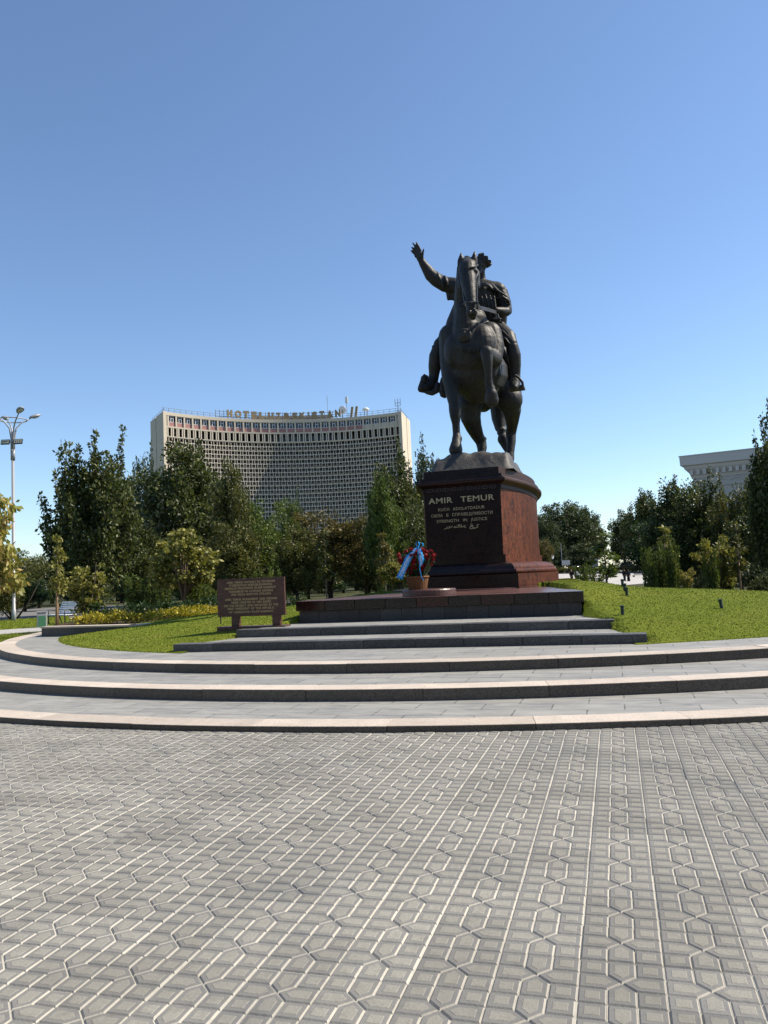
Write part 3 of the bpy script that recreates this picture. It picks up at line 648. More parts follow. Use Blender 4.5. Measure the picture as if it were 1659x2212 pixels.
# ================================================================== CURVED HOTEL
CONC = plain('hotel_concrete', (.55, .485, .385), .85, .15, var=.14, sc=.25)
FRAME = plain('hotel_screen_concrete', (.56, .50, .405), .8, .15, var=.1, sc=.3)
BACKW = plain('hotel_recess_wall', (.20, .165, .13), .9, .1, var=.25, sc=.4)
PINK = plain('hotel_pink_panel', (.36, .19, .17), .8, .2, var=.2, sc=.5)
m = NT('dark_glass', .12, .5); GLASS = m.col((.018, .022, .03))
SIGNM = plain('sign_letter_metal', (.30, .22, .115), .5, .4, .0); STEEL = plain('grey_steel', (.22, .23, .25), .5, .5, .4); WHITE = plain('white_paint', (.75, .75, .74), .5, .4)
HZ = 56.0
hL, hM, hR = [atz(*p, HZ) for p in ((353.3, 889.1), (611, 907), (865.6, 889.6))]
def circ3(a, b, c):
    A = np.array([[b.x-a.x, b.y-a.y], [c.x-a.x, c.y-a.y]])*2; r = np.array([b.x**2+b.y**2-a.x**2-a.y**2, c.x**2+c.y**2-a.x**2-a.y**2]); s = np.linalg.solve(A, r); return s[0], s[1], hypot(a.x-s[0], a.y-s[1])
HX, HY, HR = circ3(hL, hM, hR); aL, aR = atan2(hL.y-HY, hL.x-HX), atan2(hR.y-HY, hR.x-HX)
_dL = (atz(325.6, 912.9, HZ)-hL).normalized(); _dR = (atz(885.9, 912.4, HZ)-hR).normalized()
def hp(u, r=0., z=0.):
    a = aL+(aR-aL)*u; d = (_dL*(1-u)+_dR*u).normalized(); return Vector((HX+HR*cos(a)+d.x*r, HY+HR*sin(a)+d.y*r, z))
def hp_radial(u, r=0., z=0.):
    """u 0..1 along facade, r outwards from the park (into the building)"""
    a = aL+(aR-aL)*u; return Vector((HX+(HR+r)*cos(a), HY+(HR+r)*sin(a), z))
HLEN = HR*abs(aR-aL)
hotel = tag(empty('hotel_building', hp(.5, 8, 0)), 'wide curved concrete hotel tower with a latticed facade and letters on its roof', 'building'); HO = Vector(hotel.location)
def hb(mb, name, mat, par=None):
    o = mb.build(name, mat, par or hotel); o.location = -HO if par is None else (0, 0, 0); return o
def hbox(mb, u0, u1, r0, r1, z0, z1, n=1, m=0, t=.5):
    rings = [[hp(u, r, z) for r, z in ((r0, z0), (r1, z0), (r1, z1), (r0, z1))] for u in [u0+(u1-u0)*k/n for k in range(n+1)]]
    mb.loft(rings, True, m, t)
e = 1.7/HLEN
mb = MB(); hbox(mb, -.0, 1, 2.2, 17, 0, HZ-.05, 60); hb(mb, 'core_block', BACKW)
for u0, u1 in ((-e*.15, e*.55), (1-e*.55, 1+e*.15)):
    mb = MB()
    for r0, r1 in ((-.35, 9.0), (9.9, 17.3)):
        a0 = hp(0 if u0 < .5 else 1, 0); hbox(mb, u0, u1, r0, r1, 0, HZ+.1)
    hbox(mb, u0+e*.1 if u0 < .5 else u0, u1 if u0 < .5 else u1-e*.1, 9.0, 9.9, 0, HZ-.1); hb(mb, 'end_wall', CONC)
mb = MB(); hbox(mb, e*.55, 1-e*.55, -.35, .4, HZ-1.0, HZ, 60); hbox(mb, e*.55, 1-e*.55, .4, 17, HZ-.4, HZ-.06, 60); hb(mb, 'parapet', CONC)
# window strip storey, 27 bays
NB = 27; us, ue = e*.9, 1-e*1.1; ZA, ZB = HZ-3.0, HZ-1.0
mb = MB()
for k in range(NB+1):
    u = us+(ue-us)*k/NB; w = .26/HLEN; hbox(mb, u-w, u+w, -.30, .7, ZA-1.4, ZB)
hbox(mb, e*.55, 1-e*.55, -.28, .7, ZA-1.85, ZA-1.4, 60); hbox(mb, e*.55, us, .1, .7, ZA-1.4, ZB); hbox(mb, ue, 1-e*.55, .1, .7, ZA-1.4, ZB); hb(mb, 'upper_columns', CONC)
for k in range(NB):
    u0, u1 = us+(ue-us)*(k+.07)/NB, us+(ue-us)*(k+.93)/NB; f = lambda q: u0+(u1-u0)*q
    mb = MB(); hbox(mb, u0, u1, .05, .3, ZA-1.4, ZA-.05); hb(mb, 'spandrel_panel', [PINK if k < 23 else CONC])
    mb = MB(); w = .035
    for q in (.0, .31, .66, 1-w): hbox(mb, f(q), f(q+w*(1.8 if q in (.31, .66) else 1)), .1, .3, ZA, ZB)
    for z in (ZA, ZB-.1): hbox(mb, u0, u1, .12, .28, z, z+.1)
    hbox(mb, f(.33), f(.68), .1, .3, ZA+1.15, ZA+1.3); wf = hb(mb, 'window', WHITE)
    mb = MB(); hbox(mb, u0, u1, .26, .34, ZA, ZB); hb(mb, 'pane', GLASS, wf)
# fin storey
ZF1, ZF0 = ZA-1.85, ZA-4.55
mb = MB(); NFIN = 80
for k in range(NFIN+1):
    u = us+(ue-us)*k/NFIN; w = (.17 if k % 2 else .2)/HLEN; d = .17/HLEN*(1 if k % 2 else -1); hbox(mb, u-w+d, u+w+d, -.25, .9, ZF0, ZF1)
hbox(mb, e*.5, 1-e*.5, -.25, .9, ZF0-.25, ZF0, 60); hb(mb, 'fin_screen', FRAME)
mb = MB()
for k in range(40): hbox(mb, us+(ue-us)*(k+.14)/40, us+(ue-us)*(k+.86)/40, 2.05, 2.25, ZF0+.6, ZF1-.2)
hb(mb, 'recessed_windows', GLASS)['kind'] = 'stuff'
# lattice screen storeys
NBAY = 40; FH = 2.92; NF = 16; bw = (ue-us)/NBAY
mb = MB(); back = MB(); flo = MB(); g = .11
def rect(u0, u1, z0, z1, w=.19):
    wu = w/HLEN
    hbox(mb, u0, u1, -.15, .35, z0, z0+w); hbox(mb, u0, u1, -.15, .35, z1-w, z1); hbox(mb, u0, u0+wu, -.15, .35, z0, z1); hbox(mb, u1-wu, u1, -.15, .35, z0, z1)
r6 = random.Random(9)
for f in range(NF):
    z1 = ZF0-.25-FH*f; z0 = z1-FH; zm = z0+FH*.5
    for k in range(NBAY):
        u = us+bw*k
        rect(u+bw*.04, u+bw*.74, zm-.05, z1); 
        if k < NBAY-1: rect(u+bw*.54, u+bw*1.24, z0, zm+.05)
        for q in (.54, 1.04): rect(u+bw*(q-.0), u+bw*(q+.22), zm-.24, zm+.24, .13)
        for q in (.885,): hbox(mb, u+bw*.74, u+bw*1.04, -.1, .3, z1-.22, z1-.02); 
        hbox(back, u+bw*.1, u+bw*.62, 2.0, 2.25, zm-.2, z1-.4, 1, 0); hbox(back, u+bw*.66, u+bw*.92, 2.02, 2.25, z0+.3, z1-.4, 1, 0)
    hbox(flo, e*.5, 1-e*.5, .36, 2.2, z1-.12, z1+.12, 40)
    hbox(flo, e*.5, 1-e*.5, .42, .55, z0+.1, z0+.85, 40)
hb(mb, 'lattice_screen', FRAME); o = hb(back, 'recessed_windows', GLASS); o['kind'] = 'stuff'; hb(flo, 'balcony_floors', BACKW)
# roof railing
mb = MB()
for r in (.6,):
    for z in (.75, 1.5): mb.tube([hp(q/80, r, HZ+z) for q in range(81)], .06, 4)
    for q in range(41): mb.bar(hp(q/40, r, HZ-.2), hp(q/40, r, HZ+1.5), .1)
for u in (.004, .996):
    mb.tube([hp(u, r, HZ+1.2) for r in (.6, 17)], .06, 4)
    for q in range(7): mb.bar(hp(u, .6+q*2.7, HZ-.2), hp(u, .6+q*2.7, HZ+1.3), .1)
hb(mb, 'roof_railing', STEEL)
mb = MB(); hbox(mb, .385, .70, 6, 12, HZ-.2, HZ+2.7, 10); hb(mb, 'roof_cabin', plain('cabin_render', (.42, .36, .28), .85, .1))
# big roof letters (each a part of the sign)
def zh(x, y): return ((860+x/3.072)*.5486, (1580+y/3.072)*.5486)
rsign = tag(empty('rooftop_sign', hp(.5, .8, HZ)), 'row of big brown metal letters standing along the roof edge of the curved hotel', 'sign')
LET = [('H', 102, 168, 150), ('O', 198, 278, 157), ('T', 302, 370, 162), ('E', 398, 462, 170), ('L', 488, 550, 176), ('U', 598, 664, 180), ('Z', 692, 756, 183), ('B', 792, 858, 185), ('E', 894, 956, 183), ('K', 984, 1054, 180), ('I', 1086, 1102, 174), ('S', 1130, 1196, 170), ('T', 1222, 1284, 163), ('A', 1318, 1384, 154), ('N', 1410, 1478, 146)]
for ch, x0, x1, yc in LET:
    xm = (x0+x1)/2; D = zh(xm, yc); d = ray(*D)
    # intersect with cylinder of radius HR-.2
    a_ = d[0]**2+d[1]**2; b_ = -2*(d[0]*HX+d[1]*HY); c_ = HX**2+HY**2-(HR+.3)**2; t = (-b_+sqrt(b_*b_-4*a_*c_))/(2*a_); p = Vector((d[0]*t, d[1]*t, H0+d[2]*t))
    ang = atan2(p.y-HY, p.x-HX)-pi/2; hh = 90/3.072*.5486/1700*hypot(p.x, p.y)*.985; ww = (x1-x0)/3.072*.5486/1700*hypot(p.x, p.y)
    me = text(ch, 1, .065, .12); xs = [v.co.x for v in me.vertices]; ys = [v.co.y for v in me.vertices]; cx, cy = (max(xs)+min(xs))/2, (max(ys)+min(ys))/2
    kx, ky = ww/(max(xs)-min(xs)), hh/(max(ys)-min(ys)); RR = Matrix.Rotation(ang, 3, 'Z') @ Matrix.Rotation(pi/2, 3, 'X')
    for v_ in me.vertices: v_.co = RR @ Vector(((v_.co.x-cx)*kx, (v_.co.y-cy)*ky, v_.co.z*3))
    me.materials.clear(); me.materials.append(SIGNM); o = bpy.data.objects.new('letter', me); COL.objects.link(o); o.parent = rsign; o.location = p-Vector(rsign.location)
mb = MB()
for q in range(30):
    u = .225+.50*q/29; p = hp(u, .9, HZ-.2); mb.bar(p, p+Vector((0, 0, 3.0)), .14)
for z in (.6, 2.4): mb.tube([hp(.225+.50*q/29, .9, HZ+z) for q in range(30)], .08, 4)
o = mb.build('support_frame', STEEL, rsign); o.location = -Vector(rsign.location)
# roof gear
def zg(x, y, ext=1.5):
    D = ((1350+x/5.53)*.5486, (1580+y/5.53)*.5486); d = ray(*D); a_ = d[0]**2+d[1]**2; b_ = -2*(d[0]*HX+d[1]*HY); c_ = HX**2+HY**2-(HR+ext)**2; t = (-b_+sqrt(b_*b_-4*a_*c_))/(2*a_)
    return Vector((d[0]*t, d[1]*t, H0+d[2]*t))
def gear(name, lab, cat, x, y, build, mat):
    p = zg(x, y); p.z = HZ-.1; r = tag(empty(name, p), lab, cat); build(r); return r
def dish(r):
    mb = MB(); mb.bar((0, 0, 0), (0, 0, 3.2), .18); mb.build('mast', STEEL, r); mb = MB(); R = Matrix.Rotation(radians(-75), 3, 'X'); rings = []
    for k in range(7): rr = 1.3*k/6+.05; rings.append([R @ Vector((cos(2*pi*j/16)*rr, sin(2*pi*j/16)*rr, .35*(k/6)**2))+Vector((0, 0, 3.2)) for j in range(16)])
    mb.loft(rings+[[p+Vector((0, .08, 0)) for p in q] for q in rings[::-1]], True); mb.build('reflector', WHITE, r, smooth=True)
gear('satellite_dish', 'pale round dish beside the last roof letter of the hotel', 'dish', -10, 290, dish, WHITE)
def mast(r):
    mb = MB(); mb.tube([(0, 0, 0), (0, 0, 5.5)], .09, 6); mb.build('mast', STEEL, r); mb = MB(); mb.box((0, 0, 6.6), (1.1, .4, 2.2), taper=.8); mb.build('panel', WHITE, r, bevel=.1)
gear('antenna_mast', 'thin antenna mast with a pale panel on top on the hotel roof', 'antenna', 92, 290, mast, STEEL)
def plates(r):
    for dx in (-.7, .9):
        mb = MB(); mb.box((dx, 0, 2.2), (.8, .4, 3.6), Matrix.Rotation(.16, 3, 'Y')); mb.bar((dx, 0, 0), (dx, 0, 1.5), .2); mb.build('panel', SIGNM, r)
gear('panel_antenna', 'pair of dark slanting antenna panels on the hotel roof', 'antenna', 240, 290, plates, SIGNM)
def drum(r):
    mb = MB(); [mb.bar((dx, 0, 0), (dx, 0, 2.3), .18) for dx in (-.55, .55)]; mb.build('stand', STEEL, r); mb = MB(); mb.lathe([(.4, 2.2), (1.15, 2.4), (1.1, 2.9), (.6, 3.2), (.1, 3.3)], n=14); mb.build('dome', WHITE, r, smooth=True)
gear('radar_dome', 'white mushroom shaped dome on a stand on the hotel roof', 'antenna', 503, 280, drum, WHITE)
def cage(r):
    mb = MB()
    for dx in (-.9, 0, .9): mb.bar((dx, 0, 2.6), (dx, 0, 5.0), .16)
    for z in (2.6, 3.6): mb.bar((-.9, 0, z), (.9, 0, z), .14)
    mb.bar((0, 0, 0), (0, 0, 2.6), .2); mb.bar((-.8, 0, 0), (0, 0, 1.4), .14); mb.bar((.8, 0, 0), (0, 0, 1.4), .14); mb.build('lattice', STEEL, r)
gear('corner_antenna', 'small trident shaped antenna on the right corner of the hotel roof', 'antenna', 1203, 230, cage, STEEL)
def rod(r):
    mb = MB(); mb.tube([(0, 0, 0), (0, 0, 8.5)], .07, 5); mb.bar((-.3, 0, 7.2), (.3, 0, 7.2), .06); mb.bar((-.2, 0, 6.6), (.2, 0, 6.6), .06); mb.build('rod', STEEL, r)
gear('lightning_rod', 'thin tall rod behind the middle of the hotel roof letters', 'antenna', -330, 260, rod, STEEL)
# ------------------------------------------------------------------ pale classical building at the right
def zc(x, y): return ((2350+x/2.212)*.5486, (1500+y/2.212)*.5486)
D0 = 150; a = atd(*zc(716, 655), D0); tz = a.z
c1 = atz(*zc(1480, 570), tz); c0 = Vector((a.x, a.y, tz)); dr = (c1-c0); dr.z = 0; dr.normalize(); nr = Vector((dr.y, -dr.x, 0))    # nr faces the camera side
if nr.dot(Vector((0, 0, 0))-c0) < 0: nr = -nr
hall = tag(empty('stone_hall', (c0.x, c0.y, -.5)), 'pale classical building whose heavy cornice shows above the trees', 'building')
WST = plain('hall_stone', (.46, .455, .44), .75, .2, var=.06, sc=.3); WST2 = plain('hall_stone_frieze', (.38, .375, .36), .8, .2, var=.08, sc=.5)
k_ = D0/1700/2.212*.5486
def hs(mb, prof, L0, L1, m=0):
    """profile (out, z) swept along both visible sides: along dr from L0 to L1, closed box"""
    rings = []
    for o_, z in prof: rings.append([c0+dr*(L0+3.2-o_)+nr*(o_-3.2)+Vector((0, 0, z-tz)), c0+dr*L1+nr*(o_-3.2)+Vector((0, 0, z-tz)), c0+dr*L1-nr*60+Vector((0, 0, z-tz)), c0+dr*(L0+3.2-o_)-nr*60+Vector((0, 0, z-tz))])
    mb.loft(rings, True, m)
def hall_part(name, prof, mat):
    mb = MB(); hs(mb, prof, 0, 70); o = mb.build(name, mat, hall); o.location = -Vector(hall.location)
hall_part('cornice', [(1.5, tz-4.4), (1.8, tz-3.4), (2.5, tz-2.6), (2.7, tz-2.05), (3.15, tz-1.9), (3.2, tz-.25), (3.3, tz-.2), (3.3, tz), (2.9, tz+.05)], WST)
hall_part('frieze', [(1.15, tz-8.5), (1.15, tz-6.2), (1.35, tz-6.1), (1.35, tz-4.4)], WST2)
hall_part('wall', [(.9, -.5-tz+tz), (.9, tz-8.5)], WST)
mb = MB()
for q in range(60):
    p = c0+dr*(1.9+q*1.15)+nr*(-1.3)+Vector((0, 0, -3.3)); mb.box(p, (.55, 1.0, 1.0), Matrix((dr, nr, Vector((0, 0, 1)))).transposed())
    if q % 2 == 0: mb.tube([c0+dr*(1.5+q*1.15+j*.33)+nr*(-1.75)+Vector((0, 0, -5.2+.45*sin(pi*j/7))) for j in range(8)], .16, 5)
o = mb.build('dentils', WST, hall); o.location = -Vector(hall.location)
# ================================================================== LAWN, LEFT BED, SIGN, BASKET, SMALL THINGS
RL = 13.15
def lz(x, y):
    r = hypot(x-XC, y-YC); q = min(1, r/RL); k = sst((x+7.)/2.5)
    h = k*.98*(1-q**2.5)+(1-k)*.84*(1-q*q)
    return .362+h+.17*(exp(-((x+.75)**2/.8+(y-19.6)**2/5))+.6*exp(-((x+7.15)**2/.8+(y-19.6)**2/5)))-.085*max(0, y-20.)*max(sst((x+1.6)/2.), .4*sst((-x-7.5)/2))
def lawn_pt(px, py):
    d = ray(px, py); t = 12/ (d@HV)
    while t < .03:
        p = (d[0]*t, d[1]*t, H0+d[2]*t)
        if hypot(p[0]-XC, p[1]-YC) < RL and p[2] <= lz(p[0], p[1]): return Vector(p)
        t += .00002
    return None
STEPX = [(13.70, -8.38, .43, .43, -.08), (15.09, -7.72, -.08, -.08, -.66)]
def on_stone(x, y, pad=0.):
    if 13.74-pad < y < 14.1: return -8.38-pad < x < .43+pad
    if 14.1 <= y < 15.11: return -8.0+(y-13.8)*.286-pad < x < .15-(y-13.8)*.25+pad
    if 15.11 <= y < 15.47: return -7.72-pad < x < -.08+pad
    if 15.47 <= y < 16.85: return -7.5+(y-15.2)*.25-pad < x < -.2-(y-15.2)*.275+pad
    if y >= 16.85: return (y < 22.3 and pxl(y)-pad < x < pxr(y)+pad) or ((x+4.05)/(SUR[0]+pad))**2+((y-26)/(SUR[1]+pad))**2 < 1
    return False
m = NT('turf', .95, .08); v = m.obj()
c = m.mix(m.ramp(m.noise(v, .55, 5, .65), [(.35, 0.), (.68, 1.)]), (.12, .16, .011), (.18, .20, .022)); c = m.mix(m.ramp(m.noise(v, 22, 4, .7), [(.45, 0.), (.65, .8)]), c, (.058, .088, .014))
m.bump(m.noise(v, 45, 4, .7), .9, .03); TURF = m.col(c)
mb = MB(); G = []; idx = {}; st = .25
N = int(2*RL/st)
rings = []
for k in range(130):
    r = RL*(1-k/129*.97)
    rings.append([(XC+r*cos(2*pi*j/420), YC+r*sin(2*pi*j/420), (lz(XC+r*cos(2*pi*j/420), YC+r*sin(2*pi*j/420))-(.35 if on_stone(XC+r*cos(2*pi*j/420), YC+r*sin(2*pi*j/420), -.04) else 0) if k else .33)) for j in range(420)])
rings.insert(1, [(p[0], p[1], p[2]+.036) for p in rings[0]])
vs = [p for r in rings for p in r]; fs = []
for i in range(len(rings)-1):
    for j in range(420):
        q = [rings[i][j], rings[i][(j+1) % 420], rings[i+1][(j+1) % 420], rings[i+1][j]]
        cx, cy = sum(p[0] for p in q)/4, sum(p[1] for p in q)/4
        if on_stone(cx, cy, -.3) or (cy < 14.05 and -8.1 < cx < .2): continue
        fs.append((i*420+j, i*420+(j+1) % 420, (i+1)*420+(j+1) % 420, (i+1)*420+j))
mb.add(vs, fs); o = mb.build('lawn_ground', TURF, smooth=True); o['kind'] = 'structure'
# grass blades
m = NT('grass_blade', .75, .2); v = m.obj(); t = m.tint()
c = m.mix(t, (.13, .185, .014), (.205, .25, .026)); c = m.mix(m.ramp(m.noise(v, .9, 4, .7), [(.5, 0.), (.72, .75)]), c, (.33, .28, .07)); GRASS = m.col(c)
gv, gf, gt = [], [], []
def blades(n, fx, fy, fz, ok, h0, h1):
    k = 0
    while k < n:
        x, y = fx(), fy()
        k += 1
        if not ok(x, y): continue
        z = fz(x, y); a = random.random()*2*pi; w = .006+.006*random.random(); h = h0+(h1-h0)*random.random(); lx, ly = random.gauss(0, .022), random.gauss(0, .022)
        b = len(gv); gv.extend([(x-w*cos(a), y-w*sin(a), z-.005), (x+w*cos(a), y+w*sin(a), z-.005), (x+lx, y+ly, z+h)]); gf.append((b, b+1, b+2)); gt.append(random.random())
R = random.random
blades(320000, lambda: -17.1+26*R(), lambda: 12.9+13*R(), lz, lambda x, y: hypot(x-XC, y-YC) < RL+.03 and not on_stone(x, y, -.02) and not (y < 13.78 and -8.36 < x < .41), .008, .022)
mb = MB(); mb.v, mb.f, mb.t, mb.m, mb.sm = gv, gf, gt, [0]*len(gf), [False]*len(gf)
mb.build('lawn_grass', GRASS)['kind'] = 'stuff'
# ---------------- ground patches at the left
ASPH = plain('asphalt', (.16, .155, .145), .9, .2, var=.15, sc=3.); PATH = plain('path_concrete', (.36, .35, .33), .85, .2, var=.12, sc=4.)
def patch(name, pts, z, mat, kind='structure', sub=None):
    mb = MB(); P_ = [atz(x, y, z) for x, y in pts]; n = len(P_)
    mb.add([(p.x, p.y, p.z) for p in P_]+[(p.x, p.y, p.z-.5) for p in P_], [tuple(range(n))]+[(i, i+n, (i+1) % n+n, (i+1) % n) for i in range(n)]); o = mb.build(name, mat); o['kind'] = kind; return P_
patch('road', [(-180, 1352), (130, 1336), (300, 1322), (500, 1310), (640, 1300), (640, 1293), (480, 1302), (200, 1309), (-180, 1322)], .25, ASPH)
pa = patch('left_lawn', [(-160, 1372), (150, 1350), (150, 1331), (-160, 1350)], .262, TURF)
patch('path', [(-140, 1383), (92, 1366), (150, 1349), (-160, 1372)], .258, PATH)
pb = patch('near_lawn', [(-120, 1402), (92, 1378), (92, 1366), (-140, 1383)], .262, TURF)
gv, gf, gt = [], [], []
def inpoly(x, y, P_):
    c_ = False; n = len(P_)
    for i in range(n):
        a, b = P_[i], P_[i-1]
        if (a.y > y) != (b.y > y) and x < (b.x-a.x)*(y-a.y)/(b.y-a.y)+a.x: c_ = not c_
    return c_
for P_, n in ((pa, 26000), (pb, 26000)):
    x0, x1, y0, y1 = min(p.x for p in P_), max(p.x for p in P_), min(p.y for p in P_), max(p.y for p in P_)
    blades(n, lambda: x0+(x1-x0)*R(), lambda: y0+(y1-y0)*R(), lambda x, y: .262, lambda x, y: inpoly(x, y, P_), .04, .09)
mb = MB(); mb.v, mb.f, mb.t, mb.m, mb.sm = gv, gf, gt, [0]*len(gf), [False]*len(gf); mb.build('verge_grass', GRASS)['kind'] = 'stuff'
# pale kerb that runs along the back of the terrace
mb = MB()
kp = [atz(x, y, .262) for x, y in ((-90, 1403), (0, 1391), (60, 1383), (110, 1378), (160, 1371))]
for a, b in zip(kp, kp[1:]): mb.bar(a-Vector((0, 0, .1)), b-Vector((0, 0, .1)), .4, .26)
tag(mb.build('kerb', EDGE), 'pale stone kerb running off behind the curved step at the left', 'kerb')
# low grey wall and the raised flower bed
WALLG = granite('low_wall_granite', (.10, .098, .095), (.06, .06, .06), .6, .3, sc=50., tv=.2)
top = [atz(x, y, .64) for x, y in ((88, 1354.5), (160, 1352.8), (285, 1350.2), (340, 1346), (384, 1341.5), (430, 1334), (480, 1325), (560, 1312))]
wl = tag(empty('low_wall', (top[0].x, top[0].y, .3)), 'low grey stone retaining wall with pale top slab in front of the yellow flower bed', 'wall')
mb = MB(); cp = MB()
for i, (a, b) in enumerate(zip(top, top[1:])):
    n = max(1, int((b-a).length/1.1))
    for q in range(n):
        p0, p1 = a.lerp(b, q/n), a.lerp(b, (q+1)/n-.004); d = (p1-p0).normalized(); nn = Vector((d.y, -d.x, 0))
        mb.bar(p0-nn*.16-Vector((0, 0, .29)), p1-nn*.16-Vector((0, 0, .29)), .26, .5, t=R()); cp.bar(p0-nn*.16-Vector((0, 0, .015)), p1-nn*.16-Vector((0, 0, .015)), .36, .045, t=R())
o = mb.build('wall_stones', WALLG, wl); o.location = -wl.location; o = cp.build('top_slab', EDGE, wl); o.location = -wl.location
back = [p+Vector((-2.5-.3*i, 5.+.2*i, 0)) for i, p in enumerate(top)]
mb = MB(); poly = [(p.x-.1, p.y+.18) for p in top]+[(p.x, p.y) for p in back[::-1]]; mb.prism(poly, .0, .60)
SOIL = plain('bed_soil', (.055, .042, .028), .95, .1, var=.4, sc=8.); mb.build('flower_bed_soil', SOIL)['kind'] = 'structure'
# ---------------- inscription board
BOARD = granite('board_granite', (.085, .036, .028), (.045, .021, .018), .42, .4, streak=((1, 1, 7), 4., (.16, .08, .06), .5), sc=55., tv=.1)
YB = 15.9
board = tag(empty('inscription_board', (-7.74, YB+.1, .56)), 'brown polished granite board with gold lettering on two short legs in the grass', 'sign'); BO = board.location
def bd(mb, name, mat=BOARD, bevel=.006): o = mb.build(name, mat, board, bevel=bevel); o.location = -BO; return o
mb = MB(); mb.box((-7.74, YB+.03, 1.331), (1.625, .06, .83)); bd(mb, 'panel')
for x in (-8.12, -7.14): mb = MB(); mb.box((x, YB+.03, .80), (.185, .10, .24)); bd(mb, 'leg')
mb = MB(); mb.box((-7.72, YB+.07, .60), (1.62, .34, .20)); bd(mb, 'base')
DULLG = NT('dull_gilt', .5, .4, .35).col((.50, .38, .20))
for s, x0, x1, yc in (('AMIR TEMUR HAYKALI VA XIYOBONI', 397, 1183, 297), ("O‘ZBEKISTON RESPUBLIKASINING", 435, 1137, 345), ('BIRINCHI PREZIDENTI ISLOM KARIMOV', 365, 1200, 395), ('TASHABBUSI VA LOYIHASI ASOSIDA', 420, 1152, 447), ('1993–YILDA BUNYOD ETILGAN', 462, 1110, 497),
                      ('AMIR TEMUR MONUMENT AND SQUARE', 360, 1210, 578), ('WERE CREATED IN 1993 BASED', 462, 1110, 628), ('ON THE PROJECT AND INITIATED BY THE', 340, 1225, 680), ('FIRST PRESIDENT OF THE REPUBLIC', 402, 1165, 730), ('OF UZBEKISTAN ISLAM KARIMOV', 422, 1142, 785)):
    xc = (x0+x1)/2; letters('inscription', s, .066, (-7.74+(xc-781)/1098*1.625, YB-.004, 1.746-(yc-236+ (xc-781)*.03)/620*.83), (x1-x0)/1098*1.625, DULLG, board, BO, .0012, ext=.004)
# ---------------- round slab and flower basket on the platform
sp = atz(916, 1288.5, 1.168); SC_ = Vector((sp.x-.02, max(sp.y, PY0+.02)+.62, 1.168))
mb = MB(); k_ = .62; mb.lathe([(k_-.01, .0), (k_, .01), (k_, .125), (k_-.02, .15)], n=40); o = mb.build('round_slab', granite('round_slab_granite', (.13, .062, .05), (.08, .04, .035), .35, .4, sc=60.)); o.location = SC_
tag(o, 'low round red granite slab on the platform edge under the flower basket', 'slab')
WICK = NT('wicker', .7, .3); v = WICK.obj(); c = WICK.mix(WICK.noise(v, 60, 3), (.13, .055, .02), (.24, .11, .04)); WICK = WICK.col(c)
BZ = SC_.z+.15; BC = aty(903.5, 1270, SC_.y+.0); BC = Vector((BC.x, SC_.y-.05, BZ))
fb = tag(empty('flower_basket', BC), 'wicker basket of red roses with a bright blue ribbon in front of the pedestal', 'flower basket')
mb = MB(); core = [(.19, 0), (.20, .01), (.245, .27), (.25, .28), (.235, .28), (.185, .03)]
mb.lathe(core, n=28); mb.cs = True
for k in range(13):
    z = .012+k*.0205; r = .198+.05*z/.28; ph = k % 2
    mb.tube([(cos(2*pi*j/48)*(r+.008*(1 if (j+ph) % 2 else -1)), sin(2*pi*j/48)*(r+.008*(1 if (j+ph) % 2 else -1)), z) for j in range(49)], .0115, 5, False)
for j in range(24): a = 2*pi*j/24; mb.tube([(cos(a)*.205, sin(a)*.205, 0), (cos(a)*.258, sin(a)*.258, .29)], .007, 5)
mb.tube([(cos(2*pi*j/40)*.262, sin(2*pi*j/40)*.262, .285+.006*(j % 2)) for j in range(41)], .02, 6, False); mb.build('basket', WICK, fb)
ROSE = NT('rose_petals', .55, .3); v = ROSE.obj(); ROSE = ROSE.col(ROSE.mix(ROSE.noise(v, 30, 2), (.18, .003, .007), (.33, .009, .014)))
mb = MB(); mb.cs = True
mb.lathe([(.006, -.035), (.028, -.028), (.038, 0), (.032, .026), (.018, .034), (.006, .034)], n=10)
for k in range(9):
    a = k*2.4; r0 = .012+.0032*k; c_, s_ = cos(a), sin(a); pet = []
    for i in range(4):
        zz = -.025+.02*i; sp_ = .5-.05*i; rr = r0*(.75+.28*i/2)+.006
        pet.append([(cos(a+u*sp_*1.8)*rr, sin(a+u*sp_*1.8)*rr, zz-.006*u*u-.0018*k+.012) for u in (-1, -.5, 0, .5, 1)])
    mb.loft(pet, False, closed=False)
rose = mb.build('rose', ROSE, fb, smooth=True); rose_pts = []
rr_ = random.Random(21)
i = 0
while len(rose_pts) < 74 and i < 6000:
    i += 1; th = rr_.random()*2*pi; u = rr_.random(); zz = .36+.56*u; rad = .19+.24*min(1, u*1.5)
    if u > .85: rad *= sqrt(rr_.random())
    p = Vector((cos(th)*rad*1.0, sin(th)*rad*.75, zz+rr_.gauss(0, .015)))
    if all((p-q).length > .083 for q in rose_pts): rose_pts.append(p)
for i, p in enumerate(rose_pts):
    o = rose if i == 0 else rose.copy()
    if i: COL.objects.link(o); o.parent = fb
    o.location = p; d = Vector((p.x*1.3, p.y*1.3, .25+max(0, p.z-.55)*1.6)).normalized(); o.rotation_euler = d.to_track_quat('Z', 'Y').to_euler(); o.scale = [.95+.35*rr_.random()]*3
LEAFR = plain('rose_leaf', (.028, .060, .018), .5, .4, var=.4, sc=20.)
mb = MB()
